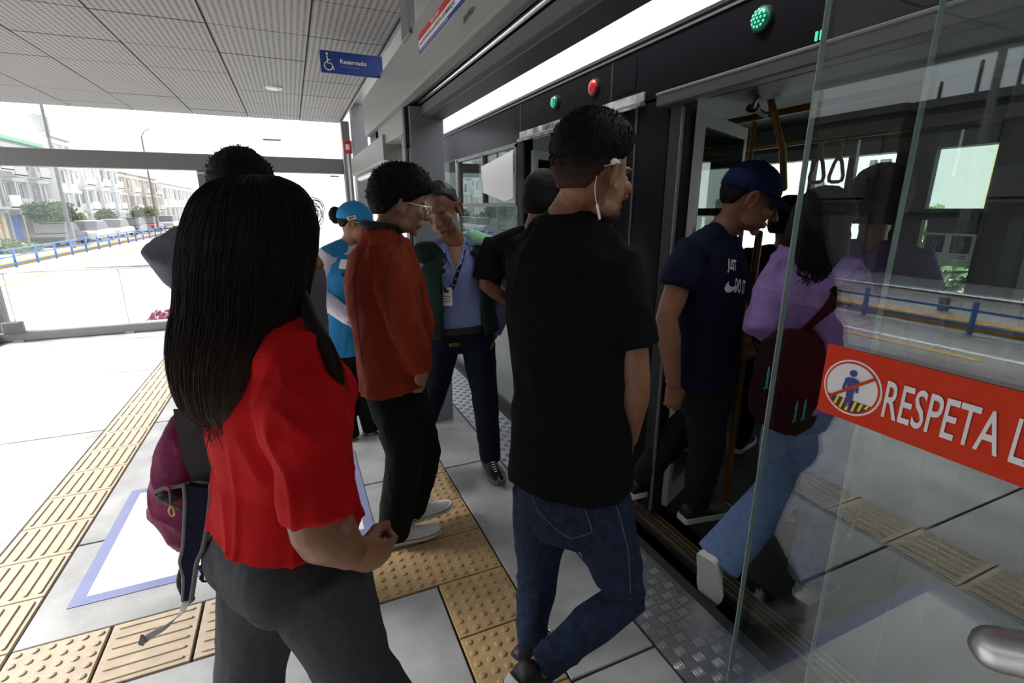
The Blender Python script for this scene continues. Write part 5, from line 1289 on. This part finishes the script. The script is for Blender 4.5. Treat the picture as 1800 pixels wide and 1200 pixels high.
m_bcap = cloth('light_blue_cap', (.03, .26, .56), .05, .6)
cpo, cc, Rcap = cap(F, m_bcap, 108, -6, brim=.075)
for pts_, mm_, nm in (((598, 384), (614, 377), m_paper, 'cap_patch'), ) and [(((599, 376), (614, 372)), m_paper, 'cap_patch')]:
    q = [p for p in project(cpo, [P(*pts_[0], 3.0), P(*pts_[1], 3.0)], _fw, .003) if p is not None]
    if len(q) == 2:
        bm = NB(); ribbon(bm, q, .022, V((0, 0, 1)), .003); link(nm, bm, mm_, cpo)
        bm = NB(); ribbon(bm, [q[0].lerp(q[1], .15) - _fw * .003, q[0].lerp(q[1], .85) - _fw * .003], .010, V((0, 0, 1)), .002); link('cap_patch_stripe', bm, m_red, cpo)
bm = NB()
q = [p for p in project(cpo, [P(x, y, 3.0) for x, y in ((632, 366), (636, 358), (640, 367), (643, 361), (648, 368), (650, 362))], _fw, .002) if p is not None]
if len(q) > 1: tube(bm, q, .003, 5); link('cap_emblem', bm, m_paper, cpo)
else: bm.free()
bm = NB(); tube(bm, [F.hc + F.R @ V((.078, .0, .012)), F.hc + F.R @ V((.070, .07, .010)), F.hc + F.R @ V((.05, .10, .008))], .003, 6); link('glasses', bm, m_chrome, F.root, smooth=True)
# placard hanging by the steward
pb = empty('placard', P(619, 510, 2.95), 'dark navy hanging placard with white print beside the light blue vest', 'placard')
a0, a1, a2, a3 = [P(x, y, 2.9) for x, y in ((611, 468), (640, 466), (641, 556), (612, 556))]
bm = NB(); loft(bm, [[p + _fw * o for p in (a0, a1, a2, a3)] for o in (0, .006)]); link('placard_sheet', bm, m_ink_blue if False else mat('placard_navy', (.010, .014, .045), .4), pb)
bm = NB(); b0, b1, b2, b3 = [P(x, y, 2.895) for x, y in ((616, 516), (638, 515), (639, 552), (617, 552))]
loft(bm, [[p + _fw * o for p in (b0, b1, b2, b3)] for o in (0, .002)]); link('placard_panel', bm, m_paper, pb)
for y, w_ in ((492, 14), (503, 16), (508, 12)):
    bm = NB(); loft(bm, [[p + _fw * o for p in [P(x, yy, 2.895) for x, yy in ((617, y), (617 + w_, y), (617 + w_, y + 3), (617, y + 3))]] for o in (0, .002)]); link('placard_line', bm, m_paper, pb)

# ---- person in a grey hooded top behind the woman
J = dict(HC=P(432, 345, 1.68), N=P(430, 405, 1.68), SR=P(522, 440, 1.64), SL=P(345, 432, 1.72), ER=P(540, 580, 1.66), WR=P(520, 640, 1.80), EL=P(290, 452, 1.66), WL=P(372, 520, 1.80),
    HR=P(515, 745, 1.66), HL=P(430, 748, 1.72), KR=P(530, 900, 1.66), KL=P(455, 900, 1.70), AR=P(545, 1035, 1.66), AL=P(480, 1025, 1.68), TR=P(560, 1000, 1.8), TL=P(490, 990, 1.82))
F = figure('person in a grey hooded sweatshirt standing hidden behind the long black hair', J, sk_tan, 15, -4, 0, vox=.007, handL=dict(curl=40))
m_hood = cloth('grey_sweatshirt', (.15, .165, .195), .12, .9, 20, .3, 240)
def hd3(bm):
    for q in range(9):
        a = math.radians(180 - 110 + 220 * q / 8); d = head_rot(15) @ V((math.sin(a), math.cos(a), 0)); ell(bm, F.neck + d * .075 + V((0, 0, .005)), (.05, .05, .055))
top(F, 'hooded_sweatshirt', m_hood, .0, 1.0, .028, .01, .98, (.082, .072, .06), True, vox=.009, fold=.008, seed=9.1, extra=hd3, cuff=.046)
pants(F, 'trousers', m_navyjean, (.10, .085, .074, .066, .062), seed=5.2)
link('hair', hair_shell(F.hc, F.R, (26, -20, -62), .020, .010, rough=.005, seed=1.1, spike=300), m_hair, F.root, smooth=True)
bm = NB()
for _ in range(60):
    x = rd.uniform(370, 395); y = rd.uniform(288, 325); strand(bm, [P(x + 8, y, 1.6), P(x - rd.uniform(0, 8), y - rd.uniform(-6, 6), 1.6), P(x - rd.uniform(2, 14), y + rd.uniform(-10, 8), 1.6)], .0025, .0006)
link('hair_tuft', bm, m_hair, F.root)
for s in 'LR': shoe(F, J['A' + s], hd2v(15), m_black, m_sole)

# ---- person in dark clothes at the far bus door
J = dict(HC=P(958, 352, 2.46), N=P(938, 412, 2.46), SR=P(985, 440, 2.32), SL=P(868, 436, 2.58), ER=P(1000, 520, 2.34), WR=P(1010, 560, 2.46), EL=P(855, 500, 2.54), WL=P(905, 535, 2.64),
    HR=P(985, 590, 2.40), HL=P(942, 592, 2.52), KR=P(1010, 690, 2.44), KL=P(940, 692, 2.58), AR=P(985, 800, 2.34), AL=P(935, 778, 2.50), TR=P(1010, 810, 2.39), TL=P(965, 785, 2.56))
F = figure('person in a black short-sleeved top boarding at the far bus door, mostly hidden', J, sk_dk, 62, -4, 0, vox=.007)
top(F, 't_shirt', m_btee, -.06, .99, .022, .008, .9, (.080, .078, .07), vox=.009, seed=6.6)
pants(F, 'trousers', m_blkp, seed=7.2)
link('hair', hair_shell(F.hc, F.R, (30, -14, -60), .014, .010, seed=3.), m_hair, F.root, smooth=True)
for s in 'LR': shoe(F, J['A' + s], hd2v(65), m_black, m_black)

# ---- man in navy cap and navy t-shirt stepping into the bus
J = dict(HC=P(1318, 350, 2.14), N=P(1268, 408, 2.20), SR=P(1212, 444, 2.08), SL=P(1266, 432, 2.38), ER=P(1172, 560, 2.04), WR=P(1184, 672, 2.03), EL=P(1300, 560, 2.40), WL=P(1310, 600, 2.25),
    HR=P(1238, 690, 2.12), HL=P(1246, 685, 2.29), KR=P(1242, 790, 2.13), KL=P(1172, 780, 2.34), AR=P(1224, 884, 2.16), AL=P(1128, 842, 2.36), TR=P(1262, 912, 2.14), TL=P(1160, 870, 2.42))
F = figure('man in a navy cap and navy t-shirt with white print stepping into the bus', J, sk_tan, 124, -22, 0, hs=1.1, nk=1.1, arm=1.12, vox=.0055, dec=.7, handR=dict(d=V((.05, .0, -1)), palm=V((.5, .85, 0)), curl=22, thumb=V((.8, -.5, 0))), mid_off=hd2v(98) * -.03)
m_navy = cloth('navy_cotton', (.008, .010, .028), .12, .95)
top(F, 't_shirt', m_navy, .10, .985, .020, .012, .52, (.082, .080, .07), vox=.008, fold=.005, seed=8.8)
pants(F, 'trousers', cloth('charcoal_trousers', (.018, .018, .019), .15), (.104, .09, .078, .070, .064), .012, .28, 1.0, seed=9.9)
link('hair', hair_shell(F.hc, F.R, (20, -12, -58), .004, .0, s=1.1, seed=3.7, rough=.001, nape=.012), m_hair, F.root, smooth=True)
eyes(F.hc, F.R, F.root)
cpo, cc, Rcap = cap(F, cloth('navy_cap', (.010, .016, .060), .08, .8), 124, -18, brim=.088, s=1.12)
q = [p for p in project(cpo, [P(1276, 326, 2.0), P(1298, 322, 2.0)], _fw, .003) if p is not None]
if len(q) == 2: bm = NB(); ribbon(bm, q, .013, V((0, 0, 1)), .003); link('cap_strap', bm, m_black, cpo); bm = NB(); ell(bm, q[0] - _fw * .004, (.009, .005, .007)); link('cap_buckle', bm, m_chrome, cpo, smooth=True)
for s, t in (('R', hd2v(96)), ('L', hd2v(90))): shoe(F, J['A' + s], t, m_black, m_sole, L=.29, laces=False)
# chest print
def shirt_text(sx, x, y, w_, h_, shear=0.2):
    me = text_mesh(sx, 1, shear, .03); xs = [v.co.x for v in me.vertices]; ys_ = [v.co.y for v in me.vertices]; a0, b0 = min(xs), min(ys_); kx, ky = w_ / (max(xs) - a0), h_ / (max(ys_) - b0)
    for v in me.vertices: v.co = ((v.co.x - a0) * kx, (v.co.y - b0) * ky, 0)
    return me, x, y
Dp = 2.1; pxm = Dp / 894 * .98
tl = P(1272, 488, Dp); ux = (_rt + _up * -.06).normalized(); uy = (_up + _rt * -.05).normalized()
for sx, x, y, w_, h_ in (('JUST', 1264, 484, 22, 26), ('DO IT', 1276, 517, 32, 26)):
    me, _, _ = shirt_text(sx, x, y, w_ * pxm, h_ * pxm); decal('chest_print', F.top, me, P(x, y, Dp), ux, uy, _fw, m_paper, F.top)
bm = NB(); sw = [(0, 0), (-6, -6), (-9, -14), (-5, -20), (3, -20), (16, -12), (32, 2), (16, -7), (6, -10), (1, -8), (-1, -4)]
vs = [bm.verts.new((x * pxm, y * pxm, 0)) for x, y in sw]; bm.faces.new(vs); bmesh.ops.triangulate(bm, faces=bm.faces[:]); bmesh.ops.subdivide_edges(bm, edges=bm.edges[:], cuts=2); me = bpy.data.meshes.new('s'); bm.to_mesh(me); bm.free()
decal('chest_print', F.top, me, P(1266, 498, Dp), ux, uy, _fw, m_paper, F.top)
# bracelet
bm = NB(); wv = J['WR'] + V((0, 0, -.006)); R3 = .033
for k in range(26):
    t = 2 * math.pi * k / 26; ell(bm, wv + V((R3 * math.cos(t), R3 * math.sin(t), -.012 * math.cos(t + .6))), (.0036, .0036, .0028), seg=6, rg=4)
tag(link('bracelet', bm, m_chrome), 'thin silver chain bracelet on the wrist of the navy t-shirt man', 'bracelet')

# ---- woman in lilac jacket stepping into the bus
J = dict(HC=P(1446, 405, 1.77), N=P(1436, 462, 1.76), SR=P(1492, 488, 1.64), SL=P(1380, 462, 1.89), ER=P(1505, 600, 1.72), WR=P(1510, 600, 1.90), EL=P(1338, 568, 1.80), WL=P(1408, 602, 1.84),
    HR=P(1442, 712, 1.67), HL=P(1398, 705, 1.80), KR=P(1452, 870, 1.70), KL=P(1368, 862, 1.78), AR=P(1428, 1012, 1.70), AL=P(1262, 985, 1.745), TR=P(1470, 1050, 1.72), TL=P(1245, 1045, 1.72))
F = figure('woman in a lilac jacket and pale blue jeans stepping over the bus sill', J, sk_lt, 78, -6, 0, fem=True, vox=.006)
m_lil = cloth('lilac_fabric', (.30, .19, .46), .06, .7, 20, .2, 200)
top(F, 'jacket', m_lil, .04, .99, .022, .006, .92, (.072, .068, .058), True, vox=.008, fold=.009, seed=1.9, cuff=.05, fsc=(7, 7, 15))
m_pale = cloth('pale_blue_denim', (.17, .26, .47), .14, .85, 30, .3, 300)
pants(F, 'jeans', m_pale, (.108, .095, .088, .090, .094), .012, .2, 1.0, seed=2.5, butt=.02)
link('hair', hair_shell(F.hc, F.R, (28, -6, -60), .022, .008, seed=5., rough=.005), m_hair, F.root, smooth=True)
bm = NB(); outl2 = [(380, 1408, 1480, .09), (410, 1404, 1486, .095), (440, 1400, 1484, .085), (465, 1402, 1478, .07), (482, 1412, 1470, .05)]
loft(bm, [[P((a + b) / 2, y, 1.72) + (P(b, y, 1.72) - P(a, y, 1.72)) * .5 * math.cos(t) + hd2v(23.6) * (h * math.sin(t)) for t in [2 * math.pi * k / 24 for k in range(24)]] for y, a, b, h in outl2])
for k in range(60):
    x = rd.uniform(1404, 1478); strand(bm, wav([P(x, 420, 1.645), P(x + rd.uniform(-4, 4), 455, 1.64), P(x + rd.uniform(-14, 14), 480, 1.64), P(x + rd.uniform(-20, 22), 490 + rd.uniform(0, 14), 1.645)], 5), .0045, .001)
link('long_hair', bm, m_hair, F.root, smooth=True)
shoe(F, J['AR'], hd2v(80), m_conv, m_sole, L=.25)
tdir = (V((-.12, -.05, -.95)) + hd2v(80) * .25).normalized(); shoe(F, J['AL'] + V((.0, .0, .01)), tdir, m_conv, m_sole, L=.25, up=(hd2v(78) * .95 + V((0, 0, .22))).normalized(), laces=False, lab='white sneaker lifted on its toe')
# crossbody bag
m_wine = cloth('wine_canvas', (.018, .005, .007), .15, .8)
cb = empty('crossbody_bag', P(1390, 690, 1.66), 'dark wine crossbody bag with teal cords on the back of the lilac jacket', 'bag')
bm = NB(); prf = [(578, 1362, 1432), (600, 1340, 1448), (640, 1326, 1452), (690, 1318, 1448), (725, 1314, 1440), (745, 1340, 1430), (762, 1370, 1404)]
loft(bm, [[P((a + b) / 2, y, 1.61) + (P(b, y, 1.61) - P(a, y, 1.61)) * (.5 * math.copysign(abs(math.cos(t)) ** .7, math.cos(t))) + hd2v(23.6) * ([.02, .04, .05, .055, .05, .04, .02][i] * math.sin(t)) for t in [2 * math.pi * k / 24 for k in range(24)]] for i, (y, a, b) in enumerate(prf)])
cbb = link('bag_body', remesh(bm, .007, 2, .8, folds(.006, (12, 12, 8), 2.)), m_wine, cb)
q = [p for p in project(F.top, wav([P(x, y, 1.6) for x, y in ((1415, 600), (1435, 570), (1462, 535), (1488, 508))], 5), _fw, .010) if p is not None]
if len(q) > 1: bm = NB(); ribbon(bm, q, .085, _rt + _up * .5, .010); link('bag_strap', bm, m_wine, cb)
m_teal = mat('teal_cord', (.02, .35, .36), .6)
for x, y in ((1352, 645), (1402, 705), (1417, 702)):
    bm = NB(); p = P(x, y, 1.535)
    for k in (0, 1): tube(bm, wav([p, p + V((.004 * (1 - 2 * k), 0, -.03)), p + V((.003 * (2 * k - 1), 0, -.055)), p + V((.008 * (1 - 2 * k), 0, -.075))], 4), .0018, 5)
    link('teal_cord', bm, m_teal, cb)

# ---- passengers inside the bus
def passenger(px, hd_, top_px, zshift, label, face, m_t, m_p, hairT, sk, seed, long=True):
    hc = P(px, top_px, hd_); hc.z = hc.z - .13; x, y = hc.x, hc.y; f = hd2v(face); r = V((f.y, -f.x, 0)); zt = hc.z; k = zt / 1.58
    def q(a, b, z): return V((x, y, 0)) + r * a + f * b + V((0, 0, z * k))
    J = dict(HC=hc, N=q(0, -.02, 1.40), SR=q(.185, -.02, 1.36), SL=q(-.185, -.02, 1.36), ER=q(.24, -.02, 1.08), WR=q(.2, .14, .92), EL=q(-.24, -.02, 1.08), WL=q(-.2, .14, .92), HR=q(.09, 0, .88), HL=q(-.09, 0, .88), KR=q(.10, .03, .48), KL=q(-.10, .02, .48), AR=q(.1, .0, .085 / k), AL=q(-.1, -.02, .085 / k), TR=q(.11, .15, .03), TL=q(-.11, .13, .03))
    F = figure(label, J, sk, face, -6, 0, vox=.0075, dec=.5)
    top(F, 'jacket', m_t, -.02, 1.0, .03, .008, .95, (.08, .072, .06), True, vox=.01, seed=seed, cuff=.048, fold=.006)
    pants(F, 'trousers', m_p, seed=seed + 1, vox=.01)
    link('hair', hair_shell(F.hc, F.R, (24, -14, -55), hairT, hairT, seed=seed), m_hair, F.root, smooth=True)
    for s in 'LR': shoe(F, J['A' + s], f, m_black, m_sole)
    return F
passenger(1553, 2.22, 312, 0, 'passenger in a pale lilac jacket with dark hair standing inside the bus', 62, m_lil, m_pale, .035, sk_lt, 4.)
passenger(1392, 2.95, 352, 0, 'dark-dressed passenger standing deeper in the bus behind the cap', 70, cloth('black_jacket', (.010, .010, .011), .15), m_blkp, .02, sk_tan, 6.)
